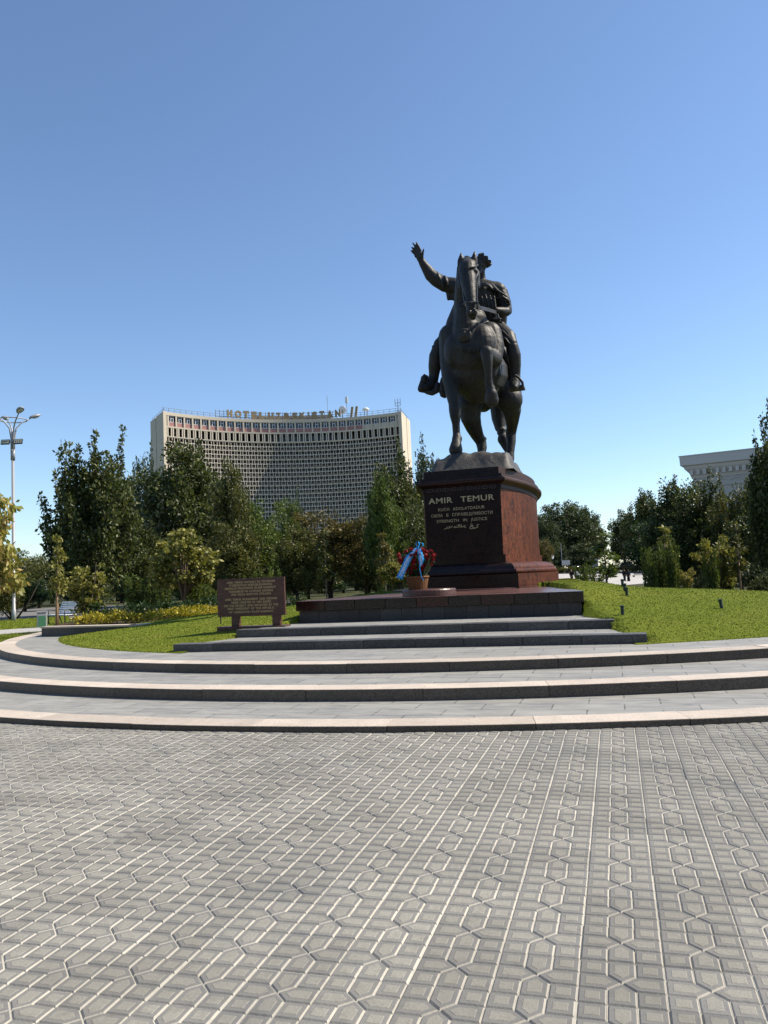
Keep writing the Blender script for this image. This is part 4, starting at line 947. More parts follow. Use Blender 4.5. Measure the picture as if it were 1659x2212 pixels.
for k in range(360):
    th, u = rr_.random()*2*pi, rr_.random(); zz = .28+.56*u; rad = (.10+.27*min(1, u*1.4))*sqrt(.35+.65*rr_.random()); p = Vector((cos(th)*rad, sin(th)*rad*.8, zz)); d = Vector((cos(th), sin(th), rr_.gauss(.1, .6))).normalized(); s_ = d.cross(Vector((0, 0, 1))).normalized(); L = .09+.06*rr_.random(); w = L*.33
    mb.add([p-s_*w*.2, p+s_*w*.2, p+d*L*.5+s_*w, p+d*L+Vector((0, 0, -.01)), p+d*L*.5-s_*w], [(0, 1, 2, 3, 4)])
for k in range(70):
    q = rose_pts[k % len(rose_pts)]; mb.tube([(q.x*.25, q.y*.25, .22), (q.x*.7, q.y*.7, q.z*.75), (q.x, q.y, q.z-.02)], .006, 4)
for th, L in ((-.25, .42), (.15, .34), (-.5, .3), (3.4, .25)):
    d = Vector((cos(th), sin(th)-.3, 0)); a = d*.22+Vector((0, 0, .3)); s_ = Vector((-d.y, d.x, 0)).normalized()*.05
    mb.add([a-s_*.4, a+s_*.4, a+d*.1+s_+Vector((0, 0, L*.5)), a+d*.16+Vector((0, 0, L)), a+d*.1-s_+Vector((0, 0, L*.5))], [(0, 1, 2, 3, 4)])
mb.build('foliage', LEAFR, fb)
RIB = plain('ribbon_satin', (.012, .30, .72), .35, .5, var=.06, sc=8.); RIBW = NT('ribbon_print', .6, .3).col((.8, .85, .88))
def zr_(x, y, dy=0.): p = aty((1500+x/5.53)*.5486, (2080+y/5.53)*.5486, BC.y-.36+dy); return p-BC
def ribbon(name, pts, s, t0, t1, flip=1):
    """pts: (left edge, right edge, dy) rows; returns strip with printed words"""
    rows = []
    for (l, r, dy) in pts: rows.append((zr_(*l, dy), zr_(*r, dy)))
    sub = []
    for a, b in zip(rows, rows[1:]):
        for k in range(6): u = k/6; sub.append((a[0].lerp(b[0], u), a[1].lerp(b[1], u)))
    sub.append(rows[-1])
    mb = MB(); mb.cs = True; th = Vector((0, .004, 0))
    mb.loft([[p, q, q+th, p+th] for p, q in sub], True); rb = mb.build(name, RIB, fb)
    if s:
        me = text(s, .1, .0015, .0008, 1.0); xs = [v.co.x for v in me.vertices]; ys = [v.co.y for v in me.vertices]; x0, x1 = min(xs), max(xs); y0, y1 = min(ys), max(ys); n = len(sub)-1
        for v in me.vertices:
            u = t0+(t1-t0)*(v.co.x-x0)/(x1-x0); w = .26+.48*(v.co.y-y0)/(y1-y0); w = w if flip > 0 else 1-w; k = min(n-1, max(0, int(u*n))); f = u*n-k
            a, b = sub[k][0].lerp(sub[k+1][0], f), sub[k][1].lerp(sub[k+1][1], f); dz = v.co.z; v.co = a.lerp(b, w)+Vector((0, -.0035+dz*.5, 0))
        me.materials.clear(); me.materials.append(RIBW); o = bpy.data.objects.new('ribbon_words', me); COL.objects.link(o); o.parent = rb
ribbon('ribbon_tail', [((335, 1075), (460, 1122), 0), ((440, 850), (560, 890), .0), ((545, 600), (655, 690), .01), ((640, 530), (730, 545), .03), ((735, 430), (790, 425), .08)], "O‘ZBEKISTON RESPUBLIKASI", .06, .96, -1)
ribbon('ribbon_tail', [((785, 450), (872, 440), .06), ((800, 560), (912, 570), .02), ((820, 680), (942, 690), 0.), ((835, 790), (900, 790), .0), ((832, 860), (848, 862), .01), ((852, 980), (874, 978), .01), ((880, 1075), (892, 1070), .02), ((935, 1148), (940, 1142), .02)], 'GVARDIYASI', .0, .5, -1)
mb = MB(); mb.cs = True
for pts in (((800, 430), (762, 360), (772, 300), (820, 300), (838, 360), (806, 430)), ((806, 430), (830, 350), (890, 318), (920, 340), (905, 395), (812, 430))):
    P_ = [zr_(x, y, .05-.03*sin(i)) for i, (x, y) in enumerate(pts)]; off = Vector((0, .075, .0))
    S_ = []
    for i in range(len(P_)-1):
        for k in range(5): S_.append(P_[i].lerp(P_[i+1], k/5))
    S_.append(P_[-1]); mb.loft([[p-off*.5, p+off*.5, p+off*.5+Vector((.004, 0, .004)), p-off*.5+Vector((.004, 0, .004))] for p in S_], True)
mb.box(zr_(803, 432, .04), (.045, .07, .04)); mb.build('ribbon_bow', RIB, fb)
# ---------------- sprinkler posts in the lawn
DARK = plain('dark_teal_plastic', (.012, .03, .033), .5, .4, var=.1)
def zq(x, y): return ((2350+x/2.212)*.5486, (1500+y/2.212)*.5486)
first = None
spr = [(zq(245, 1832), 34, 'taller post by the crest'), (zq(262, 1870), 24, 'short'), (zq(225, 2037), 30, ''), (zq(1090, 1980), 26, ''), (zq(225, 1792), 18, ''), ((470+(270-232)/4.1475*.5486+2, (2220+985/4.1475)*.5486), 30, ''), ((122, 1333+30), 0, '')][:6]
SL = ['dark sprinkler post standing tallest near the crest of the right lawn', 'short dark sprinkler post just below the tallest one on the right lawn', 'dark sprinkler post beside the right end of the upper straight step', 'leaning dark sprinkler post alone far right on the lawn', 'teal sprinkler post behind the crest of the right lawn', 'thin teal sprinkler post under the left corner of the inscription board']
for i, ((px, py), hpx, _) in enumerate(spr):
    p = lawn_pt(px, py) or Vector((*atz(px, py, 1.1)[:2], 1.1)); D = p.x*HV[0]+p.y*HV[1]; h = max(.2, hpx*.5486/2.212*1.8/1700*D*1.25); h = min(h, .55)
    r_ = tag(empty('sprinkler', p-Vector((0, 0, .02))), SL[i], 'sprinkler', 'sprinkler posts standing in the lawn')
    if i == 3: r_.rotation_euler = (0, -.12, 0)
    mb = MB(); w = .032 if i != 5 else .014; mb.lathe([(w, 0), (w, h*.8), (w*.9, h*.82)], n=10); mb.build('post', DARK, r_)
    mb = MB(); mb.lathe([(w*1.25, h*.82), (w*1.3, h*.98), (w*1.0, h)], n=10); mb.build('head', DARK, r_)
# ================================================================== TREES AND SHRUBS
def leafmat(name, cols, trans=.28, red=None):
    """cols: dark, mid, light leaf colours picked per leaf; slow noise shifts whole clumps"""
    m = NT(name, .5, .3); v = m.obj(); t = m.tint(); n = m.noise(v, .55, 3)
    c = m.ramp(m.math('ADD', m.math('MULTIPLY', t, .7), m.math('MULTIPLY', n, .45)), [(.18, cols[0]), (.55, cols[1]), (.95, cols[2])])
    if red:
        z = m.N('ShaderNodeSeparateXYZ'); m.L(v, z.inputs[0]); f = m.ramp(m.math('ADD', z.outputs[2], m.math('MULTIPLY', m.noise(v, 5., 2), .8)), [(red[1], 0.), (red[2], 1.)]); c = m.mix(m.math('MULTIPLY', f, m.ramp(t, [(.25, 0.), (.6, 1.)])), c, red[0])
    m.col(c); tr = m.N('ShaderNodeBsdfTranslucent'); m.L(m.mix(1., c, (1., 1., .55), 'MULTIPLY'), tr.inputs[0]); ms = m.N('ShaderNodeMixShader'); ms.inputs[0].default_value = trans
    m.L(m.b.outputs[0], ms.inputs[1]); m.L(tr.outputs[0], ms.inputs[2]); m.L(ms.outputs[0], m.n.nodes['Material Output'].inputs[0]); return m.mat
LF = dict(dark=leafmat('dark_leaves', ((.022, .034, .009), (.052, .070, .017), (.16, .175, .055))),
          olive=leafmat('olive_leaves', ((.030, .044, .012), (.078, .090, .022), (.19, .175, .045))),
          bright=leafmat('bright_leaves', ((.034, .062, .012), (.085, .125, .024), (.19, .23, .05))),
          yellow=leafmat('yellowing_leaves', ((.085, .095, .018), (.20, .20, .045), (.38, .35, .11)), .32),
          blush=leafmat('blushing_leaves', ((.13, .14, .028), (.28, .28, .07), (.46, .33, .13)), .32),
          brown=leafmat('browning_leaves', ((.042, .044, .013), (.105, .092, .024), (.21, .155, .045))),
          pale=leafmat('pale_leaves', ((.035, .055, .030), (.075, .10, .06), (.14, .165, .11))),
          red=leafmat('red_tipped_leaves', ((.040, .072, .012), (.095, .135, .026), (.17, .20, .05)), .3, ((.42, .085, .030), 6.0, 9.5)),
          far=leafmat('far_leaves', ((.030, .048, .024), (.055, .078, .032), (.095, .115, .05))),
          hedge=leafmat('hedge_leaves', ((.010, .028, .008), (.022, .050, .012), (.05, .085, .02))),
          gold=leafmat('golden_leaves', ((.07, .10, .012), (.34, .29, .020), (.58, .48, .06)), .25))
m = NT('bark', .9, .15); v = m.obj(); c = m.mix(m.noise(m.scale(v, (6, 6, 1)), 3, 4), (.035, .028, .022), (.085, .07, .055)); BARK = m.col(c)
m = NT('pale_bark', .85, .15); v = m.obj(); c = m.mix(m.noise(m.scale(v, (6, 6, 1)), 3, 4), (.13, .10, .075), (.22, .18, .14)); BARKP = m.col(c)
def leaf_mesh(name, clumps, per, size, rg, droop=0., narrow=.55, mat=None):
    """clumps: rows x,y,z,r,stretch ; leaf = folded diamond of two faces sharing the midrib"""
    C_ = np.array([(*q, 1.)[:6] if len(q) == 5 else q for q in clumps]); c = np.repeat(C_, np.maximum(3, (C_[:, 5]*per).astype(int)), 0); n = len(c)
    g = rg.normal(size=(n, 3)); g /= np.linalg.norm(g, axis=1)[:, None]; rad = rg.random(n)**.5
    p = c[:, :3]+g*(rad*c[:, 3])[:, None]*np.stack([np.ones(n), np.ones(n), c[:, 4]], 1)
    d = g*.7+rg.normal(size=(n, 3))*.6; d[:, 2] += .25-droop; d /= np.linalg.norm(d, axis=1)[:, None]
    s = np.cross(d, rg.normal(size=(n, 3))); s /= np.linalg.norm(s, axis=1)[:, None]
    L = size*(.65+.7*rg.random(n)); w = L*narrow
    a = p; b_ = p+d*(L*.5)[:, None]+s*(w*.5)[:, None]; e = p+d*L[:, None]; f = p+d*(L*.5)[:, None]-s*(w*.5)[:, None]
    V = np.stack([a, b_, e, f], 1).reshape(-1, 3); F = np.arange(4*n).reshape(-1, 4)
    me = bpy.data.meshes.new(name); me.vertices.add(len(V)); me.vertices.foreach_set('co', V.ravel()); me.loops.add(4*n); me.loops.foreach_set('vertex_index', F.ravel()); me.polygons.add(n)
    me.polygons.foreach_set('loop_start', np.arange(n)*4); me.polygons.foreach_set('loop_total', np.full(n, 4)); at = me.attributes.new('tint', 'FLOAT', 'FACE'); at.data.foreach_set('value', rg.random(n)); me.update()
    if mat: me.materials.append(mat)
    return me
def shell(rg, lobes, n):
    """clump centres spread through the lobes, denser near their skins"""
    out = []; vol = np.array([l[3]*l[4]*l[5] for l in lobes])**.75; cnt = np.maximum(2, (n*vol/vol.sum())).astype(int)
    for l, k in zip(lobes, cnt):
        g = rg.normal(size=(k, 3)); g /= np.linalg.norm(g, axis=1)[:, None]; r = rg.random(k)**.42
        q = g*r[:, None]*np.array(l[3:6])+np.array(l[:3]); out.append(q)
    return np.vstack(out)
def make_proto(kind, seed):
    """nominal tree 10 high, 7 wide; returns (trunk mesh, crown mesh)"""
    rg = np.random.default_rng(seed); rn = random.Random(seed); mb = MB(); cl = []; per, size, droop, nar = 60, .26, .1, .55; bark = BARK
    if kind in ('spiky', 'round', 'lobed'):
        base = 1.6 if kind != 'round' else 1.2
        lobes = []
        if kind == 'round':
            lobes = [(0, 0, 5.0, 3.0, 3.0, 4.0)]+[(2.0*cos(a)*rn.uniform(.7, 1.1), 2.0*sin(a)*rn.uniform(.7, 1.1), rn.uniform(3.2, 7.6), 1.3, 1.3, 1.3) for a in [rn.random()*6.28 for _ in range(9)]]+[(rn.gauss(0, .9), rn.gauss(0, .9), rn.uniform(8.3, 9.1), .8, .8, .9) for _ in range(4)]
        elif kind == 'lobed':
            lobes = [(0, 0, 4.4, 2.9, 2.9, 3.6)]+[(rn.uniform(1.2, 2.5)*cos(a), rn.uniform(1.2, 2.5)*sin(a), rn.uniform(2.6, 7.), rn.uniform(.9, 1.4), rn.uniform(.9, 1.4), rn.uniform(.8, 1.5)) for a in [k*.7+rn.random() for k in range(13)]]+[(rn.gauss(0, 1.), rn.gauss(0, 1.), rn.uniform(7., 8.6), .9, .9, 1.2) for _ in range(5)]
        else:
            lobes = [(0, 0, 3.9, 2.8, 2.8, 3.2)]+[(rn.uniform(1.6, 2.7)*cos(a), rn.uniform(1.6, 2.7)*sin(a), rn.uniform(1.8, 6.2), 1.1, 1.1, 1.5) for a in [k*.6+rn.random() for k in range(12)]]+[(rn.gauss(0, 1.1), rn.gauss(0, 1.1), rn.uniform(6.6, 7.9), .8, .8, 1.1) for k in range(5)]
        C_ = shell(rg, lobes, 190 if kind != 'spiky' else 140)
        for p in C_: cl.append((*p, rn.uniform(.42, .85), rn.uniform(.7, 1.1)))
        if kind != 'round':
            for k in range(34 if kind == 'spiky' else 12):          # upright leading shoots, fanning outwards
                a = k*2.4+rn.random(); r = .2+3.0*sqrt(rn.random()); env = 7.8*sqrt(max(.05, 1-(r/3.6)**2))
                top = min(10., env+rn.uniform(.0, 2.1)) if k else 10.; z0 = max(2.2, env-3.0); x0, y0 = r*cos(a)*.8, r*sin(a)*.8; lean = rn.uniform(.05, .28); cur = rn.uniform(-.25, .25)
                P_ = lambda u: (x0*(1+lean*u*1.6)+cur*u*u*cos(a+1.5), y0*(1+lean*u*1.6)+cur*u*u*sin(a+1.5), z0+(top-z0)*u)
                nst = int((top-z0)/.26)
                for q in range(nst):
                    u = q/nst; p = P_(u); s_ = .10 if u < .8 else .03; cl.append((p[0]+rn.gauss(0, s_), p[1]+rn.gauss(0, s_), p[2], (.40-.26*u)*rn.uniform(.5, 1.4), 1.2, .42-.22*u))
                mb.tube([(x0*.4, y0*.4, z0*.6), P_(0), P_(.5), P_(.98)], [.07, .05, .03, .010], 5)
                for q in range(3):
                    u = rn.uniform(.15, .75); p = P_(u); b_ = rn.random()*6.28; e_ = (p[0]+.6*cos(b_), p[1]+.6*sin(b_), p[2]+.55); cl.extend([(p[0]+(e_[0]-p[0])*w_, p[1]+(e_[1]-p[1])*w_, p[2]+(e_[2]-p[2])*w_, .2, 1.1, .22) for w_ in (.4, .7, 1.)])
        mb.tube([(0, 0, -.3), (.04, 0, 1.), (.0, .05, base+1.2), (0, 0, 5.5), (.05, .05, 8.)], [.27, .20, .16, .10, .03], 8)
        for k in range(16):
            q = C_[rg.integers(len(C_))]; z0 = min(q[2]*.6, rn.uniform(base*.8, 4.5)); mb.tube([(0, 0, z0), (q[0]*.45, q[1]*.45, z0+(q[2]-z0)*.55), tuple(q)], [.10, .06, .02], 5)
        per, size = (78, .23)
    elif kind == 'maple':
        bark = BARKP; lobes = [(0, 0, 6.2, 3.1, 3.1, 3.3)]+[(2.1*cos(a), 2.1*sin(a), rn.uniform(4., 7.5), 1.2, 1.2, 1.0) for a in [k*.8 for k in range(8)]]
        C_ = shell(rg, lobes, 130); per, size, droop, nar = 44, .42, .85, .62
        for p in C_: cl.append((*p, rn.uniform(.4, .7), .6))
        mb.tube([(0, 0, -.3), (.0, 0, 1.), (.05, .05, 2.6)], [.22, .19, .16], 8)
        for k in range(14): q = C_[rg.integers(len(C_))]; mb.tube([(0, 0, rn.uniform(1., 2.4)), (q[0]*.5, q[1]*.5, 2.4+(q[2]-2.4)*.45), tuple(q)], [.13, .08, .02], 6)
    elif kind == 'sapling':
        bark = BARKP; per, size, droop, nar = 26, .40, .5, .55
        for k in range(34):
            z = rn.uniform(3.8, 9.8); r = 1.25*(1-abs(z-6)/5.2)*rn.random()**.5; a = rn.random()*6.28; cl.append((r*cos(a), r*sin(a), z, .42, .8))
            if k % 2: mb.tube([(0, 0, z-.7), (r*cos(a), r*sin(a), z)], [.04, .012], 4)
        mb.tube([(0, 0, -.2), (.05, 0, 4), (0, .03, 9.6)], [.12, .09, .02], 6)
    elif kind == 'multistem':
        bark = BARKP; per, size, droop, nar = 30, .55, .4, .6
        for k in range(7):
            a = k*.9; ex, ey, ez = 2.6*cos(a)*rn.uniform(.5, 1.2), 2.6*sin(a)*rn.uniform(.5, 1.2), rn.uniform(6.2, 9.8); mb.tube([(0, 0, -.2), (ex*.35, ey*.35, 2.6), (ex*.8, ey*.8, ez*.65), (ex, ey, ez)], [.15, .12, .07, .02], 6)
            for q in range(14): u = rn.uniform(.32, 1.05); cl.append((ex*u+rn.gauss(0, .55), ey*u+rn.gauss(0, .55), ez*u+rn.gauss(0, .4), .62, .45))
    elif kind == 'photinia':
        per, size, droop, nar = 24, .62, -.5, .36
        for k in range(12):
            a = k*2.4; r = 2.6*sqrt(k/12)*rn.uniform(.8, 1.2); top = rn.uniform(6., 10.); x, y = r*cos(a), r*sin(a); mb.tube([(x*.5, y*.5, -.2), (x*.9, y*.9, top*.5), (x*1.1, y*1.1, top)], [.09, .07, .02], 5)
            for q in range(int(top*1.5)): u = (q+.6)/(top*1.5); cl.append((x*(.55+.55*u), y*(.55+.55*u), top*u, .6*(1-.55*u), 1.))
    elif kind == 'feathery':
        per, size, droop, nar = 60, .42, .25, .18; lobes = [(rn.uniform(-1.8, 1.8), rn.uniform(-1.8, 1.8), rn.uniform(2., 7.5), 1.5, 1.5, 1.6) for _ in range(12)]; C_ = shell(rg, lobes, 130)
        for p in C_: cl.append((*p, .7, .9))
        for k in range(12): q = C_[rg.integers(len(C_))]; mb.tube([(0, 0, -.2), (q[0]*.5, q[1]*.5, q[2]*.4), tuple(q)], [.14, .08, .02], 5)
    tr = mb.build('trunk', bark, smooth=True); tm = tr.data; bpy.data.objects.remove(tr)
    return tm, leaf_mesh('crown', cl, per, size, rg, droop, nar)
PROTO = {}
def proto(kind, seed, leaf):
    k = (kind, seed)
    if k not in PROTO: PROTO[k] = make_proto(kind, seed)
    tm, cm = PROTO[k]; kk = (kind, seed, leaf)
    if kk not in PROTO:
        c = cm.copy(); c.materials.clear(); c.materials.append(LF[leaf]); PROTO[kk] = c
    return tm, PROTO[kk]
WID = dict(spiky=6.6, round=6.8, lobed=7., maple=6.6, sapling=2.6, multistem=6., photinia=6., feathery=6.2)
def tree(px, D, top, wpx, kind, seed, leaf, label, name='leafy_tree', cat='tree', group=None, rot=None, base=None):
    z1 = atd(px, top, D).z
    p = gat(px, D) if base is None else (atd(px, base, D) if base > 5 else gat(px, D, base)); h = max(.03, (z1-p.z)/10.); w = wpx/(FW*1659)*D/WID[kind]
    t = tag(empty(name, p, rot if rot is not None else random.random()*6.28), label, cat, group); tm, cm = proto(kind, seed, leaf)
    for nm, me in (('trunk' if name.endswith('tree') or name == 'sapling' else 'stems', tm), ('crown' if name.endswith('tree') or name == 'sapling' else 'leaves', cm)):
        o = bpy.data.objects.new(nm, me); COL.objects.link(o); o.parent = t; o.scale = (w, w, h)
    return t
random.seed(31)
BG = 'park trees standing behind the monument'
# left of the monument
tree(205, 46, 902, 215, 'spiky', 1, 'dark', 'tall dark tree with long upright shoots, nearest the tall street lamp', group=BG, rot=.6)
tree(402, 62, 942, 250, 'lobed', 2, 'dark', 'broad dark tree that hides the left corner of the curved hotel', group=BG)
tree(318, 78, 950, 100, 'spiky', 3, 'pale', 'paler upright tree seen between the two tallest dark trees at the left', group=BG)
tree(500, 52, 985, 110, 'lobed', 2, 'olive', 'slim pointed olive tree at the right side of the broad dark tree', group=BG, rot=2.)
tree(560, 58, 1072, 165, 'lobed', 4, 'bright', 'mid green bushy tree in front of the lower left of the hotel facade', group=BG)
tree(545, 98, 1062, 80, 'spiky', 3, 'far', 'distant grey green pointed tree against the shaded hotel screen', group=BG)
tree(640, 98, 1042, 62, 'spiky', 1, 'pale', 'distant narrow pale tree in the middle of the hotel facade', group=BG)
tree(612, 66, 1066, 100, 'round', 5, 'bright', 'bright green round tree below the middle of the hotel', group=BG)
tree(712, 50, 1096, 175, 'round', 6, 'brown', 'round browning tree directly below the right half of the hotel', group=BG)
tree(640, 46, 1130, 130, 'lobed', 2, 'olive', 'olive green tree above the right end of the inscription board', group=BG, rot=1.1)
tree(862, 46, 952, 150, 'spiky', 7, 'dark', 'dark upright tree covering the right corner of the hotel', group=BG)
tree(838, 41, 1012, 105, 'lobed', 4, 'bright', 'lighter green tree in front of the dark upright tree beside the pedestal', group=BG, rot=3.)
tree(930, 50, 940, 125, 'spiky', 3, 'pale', 'pale pointed tree rising directly left of the bronze rock base', group=BG, rot=4.)
tree(790, 55, 1110, 130, 'lobed', 2, 'dark', 'dark tree between the browning tree and the pedestal', group=BG, rot=5.)
tree(900, 42, 1075, 130, 'round', 5, 'dark', 'dark round tree immediately left of the pedestal', group=BG)
tree(505, 48, 1120, 140, 'round', 6, 'olive', 'olive tree rising over the left end of the inscription board', group=BG, rot=2.4)
tree(300, 50, 1120, 150, 'lobed', 4, 'dark', 'dark low tree behind the young yellow green maple', group=BG, rot=.3)
for i, (px, top, kd, sd, w, lb) in enumerate(((-60, 1190, 'round', 5, 150, 'far left'), (40, 1186, 'lobed', 2, 130, ''), (112, 1194, 'round', 6, 130, ''), (180, 1180, 'lobed', 4, 140, ''), (255, 1170, 'round', 5, 150, ''), (345, 1160, 'lobed', 2, 150, ''), (440, 1150, 'round', 6, 160, ''), (520, 1150, 'lobed', 4, 150, ''), (600, 1150, 'round', 5, 150, ''), (690, 1150, 'lobed', 2, 150, ''), (770, 1150, 'round', 6, 150, ''), (860, 1140, 'lobed', 4, 150, ''), (940, 1130, 'round', 5, 150, ''))):
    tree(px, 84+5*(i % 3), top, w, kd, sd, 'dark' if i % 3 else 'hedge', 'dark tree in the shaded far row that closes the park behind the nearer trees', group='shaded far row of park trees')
tree(-48, 20, 1030, 200, 'maple', 8, 'blush', 'yellow tree with reddish leaf tips cut by the left picture edge', rot=1.)
tree(396, 31, 1126, 150, 'maple', 9, 'yellow', 'young yellow green maple with drooping leaves above the flower bed', rot=.4, base=.3)
tree(187, 27, 1213, 82, 'multistem', 10, 'yellow', 'small many stemmed yellow tree behind the end of the white bench', name='small_tree', base=.34)
s1 = tree(124, 24.5, 1158, 48, 'sapling', 11, 'yellow', 'thin staked sapling between the litter bin and the white bench', name='sapling', cat='tree', base=.34)
tree(30, 41, 1168, 125, 'feathery', 12, 'olive', 'dark feathery bush around the foot of the tall street lamp', name='feathery_bush', cat='bush')
tree(-38, 44, 1160, 120, 'feathery', 12, 'bright', 'brighter feathery bush cut by the left picture edge', name='feathery_bush', cat='bush', rot=2.)
tree(704, 40, 1146, 42, 'sapling', 11, 'olive', 'slender sapling in the grass between the board and the flower basket', name='sapling', rot=2.)
tree(832, 38, 1152, 48, 'sapling', 11, 'brown', 'slender brownish sapling just left of the flower basket', name='sapling', rot=4.)
tree(848, 30, 1208, 62, 'maple', 9, 'yellow', 'small round yellow green tree right behind the flower basket ribbon', name='small_tree', rot=3., base=1274)
for px, D, top, w, lb in ((300, 32, 1236, 82, 'red tipped shrub left of the young maple trunk behind the dark hedge'), (345, 34, 1256, 60, 'lower red tipped shrub close to the left side of the maple trunk'), (412, 32, 1226, 66, 'red tipped shrub right of the young maple trunk'), (450, 34, 1258, 52, 'small red tipped shrub half hidden by the left edge of the board'), (548, 33, 1232, 50, 'red tipped shrub peeping over the middle of the board'), (586, 33, 1220, 46, 'orange tinted shrub peeping over the right half of the board')):
    tree(px, D, top, w, 'photinia', 13, 'red', lb, name='flowering_shrub', cat='shrub', group='red tipped shrubs in the park', base=.3)
# right of the monument
FZ = .85
tree(1232, 178, 1074, 165, 'round', 5, 'far', 'big rounded far tree filling the gap right of the pedestal', group='far trees beyond the right plaza', base=1238)
for dx, tp_, dd in ((-38, 1086, 4), (30, 1090, 3), (4, 1082, 8)): tree(1232+dx, 178+dd, tp_, 105, 'lobed', 4, 'far', 'side crown of the far tree mass right of the pedestal', group='far trees beyond the right plaza', base=1238, rot=dx)
tree(1180, 168, 1106, 95, 'lobed', 2, 'far', 'far tree partly hidden by the right side of the pedestal', group='far trees beyond the right plaza', base=1240)
tree(1284, 182, 1100, 64, 'round', 6, 'far', 'far tree on the right flank of the big rounded far tree', group='far trees beyond the right plaza', base=1236)
tree(1215, 160, 1180, 70, 'lobed', 4, 'far', 'low far tree behind the grey car', group='far trees beyond the right plaza', base=1238)
tree(1258, 160, 1172, 70, 'lobed', 2, 'far', 'low far tree behind the white truck', group='far trees beyond the right plaza', base=1236)
tree(1178, 88, 1160, 52, 'round', 6, 'brown', 'golden brown tree peeping out at the right edge of the pedestal', base=1240)
tree(1398, 150, 1052, 120, 'lobed', 4, 'dark', 'dark tree at the left end of the right hand wood', group=BG, base=1236)
tree(1352, 165, 1098, 80, 'lobed', 2, 'dark', 'outermost dark tree next to the open sky gap above the walking couple', group=BG, base=1236)
tree(1450, 62, 1024, 150, 'lobed', 4, 'dark', 'dark tree with upright shoots below the left corner of the pale cornice', group=BG)
tree(1522, 56, 1010, 165, 'spiky', 3, 'dark', 'dark tree with many shoots in front of the pale cornice', group=BG)
tree(1600, 52, 1012, 140, 'spiky', 1, 'olive', 'olive spiky tree covering the middle of the pale cornice', group=BG)
tree(1700, 38, 856, 150, 'spiky', 7, 'dark', 'tallest dark tree cut by the right picture edge', group=BG, rot=1.)
tree(1640, 46, 1080, 150, 'lobed', 2, 'dark', 'dark bushy tree at the right picture edge below the tallest one', group=BG, rot=2.)
for i, (px, D, top, w) in enumerate(((1425, 74, 1120, 150), (1500, 72, 1100, 150), (1570, 70, 1100, 150), (1650, 70, 1090, 170))): tree(px, D, top, w, ('round', 'lobed')[i % 2], (6, 4)[i % 2], 'hedge', 'dark tree in the shade deep inside the right hand wood', group='shaded trees inside the right wood', rot=i*1.3)
tree(1309, 46, 1152, 66, 'sapling', 11, 'bright', 'young yellow green tree standing alone by the sky gap right of the shrubs', name='small_tree', rot=1.3)
tree(1440, 44, 1138, 56, 'sapling', 11, 'yellow', 'thin yellowing sapling above the tall red tipped shrubs on the right', name='sapling', rot=.3)
tree(1556, 42, 1148, 78, 'multistem', 10, 'yellow', 'yellowing small tree in front of the right hand wood', name='small_tree', rot=1.)
tree(1598, 40, 1132, 48, 'sapling', 11, 'olive', 'dark green staked sapling right of the yellowing small tree', name='sapling', rot=2.2)
tree(1628, 43, 1208, 52, 'multistem', 10, 'pale', 'pale leaved small tree near the right picture edge', name='small_tree', rot=2.)
tree(1482, 45, 1222, 30, 'multistem', 10, 'blush', 'little orange red bush in front of the dark tree trunks', name='small_tree', rot=3.)
for px, D, top, w, lb in ((1258, 42, 1214, 34, 'short red tipped shrub nearest the pedestal on the right'), (1284, 43, 1222, 44, 'low red tipped shrub beside the lone young tree'), (1405, 41, 1178, 44, 'red tipped shrub leftmost of the tall clump on the right lawn crest'), (1428, 42, 1166, 40, 'middle red tipped shrub of the tall clump on the right lawn crest'), (1452, 41, 1152, 38, 'tallest red tipped shrub of the clump on the right lawn crest'), (1538, 41, 1188, 40, 'red tipped shrub at the left foot of the yellowing small tree'), (1572, 42, 1205, 36, 'red tipped shrub at the right foot of the yellowing small tree')):
    tree(px, D, top, w, 'photinia', 13, 'red', lb, name='flowering_shrub', cat='shrub', group='red tipped shrubs in the park')
for px, D, w, lb in ((1510, 40, 40, 'low round dark bush on the crest of the right lawn'), (1640, 40, 60, 'low dark bush at the right picture edge behind the lawn')): tree(px, D, 1240, w, 'round', 5, 'dark', lb, name='low_bush', cat='bush')
# the dark understorey under the trees, and unseen park trees added behind the camera to block low sky light
for i in range(26):
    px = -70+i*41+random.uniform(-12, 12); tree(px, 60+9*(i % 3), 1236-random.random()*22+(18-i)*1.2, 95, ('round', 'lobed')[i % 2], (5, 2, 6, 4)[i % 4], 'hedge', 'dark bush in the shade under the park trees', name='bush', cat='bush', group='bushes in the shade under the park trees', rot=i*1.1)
for i in range(7):
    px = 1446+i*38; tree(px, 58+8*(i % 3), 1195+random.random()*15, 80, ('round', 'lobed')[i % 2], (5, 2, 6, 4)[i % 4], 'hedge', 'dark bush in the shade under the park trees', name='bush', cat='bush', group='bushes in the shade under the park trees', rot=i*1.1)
for i in range(17):
    a = radians(188+i*10.5+random.uniform(-3, 3)); r = 34+random.uniform(-3, 6); t = tag(empty('leafy_tree', (r*cos(a)+4, r*sin(a)-2, -.06), i), 'unseen tall park tree added behind the camera to block sky light', 'tree', 'unseen park trees added behind the camera'); tm, cm = proto(('round', 'lobed')[i % 2], (5, 2, 6, 4)[i % 4], 'dark')
    for nm, me in (('trunk', tm), ('crown', cm)): o = bpy.data.objects.new(nm, me); COL.objects.link(o); o.parent = t; o.scale = (1.45, 1.45, 1.55)
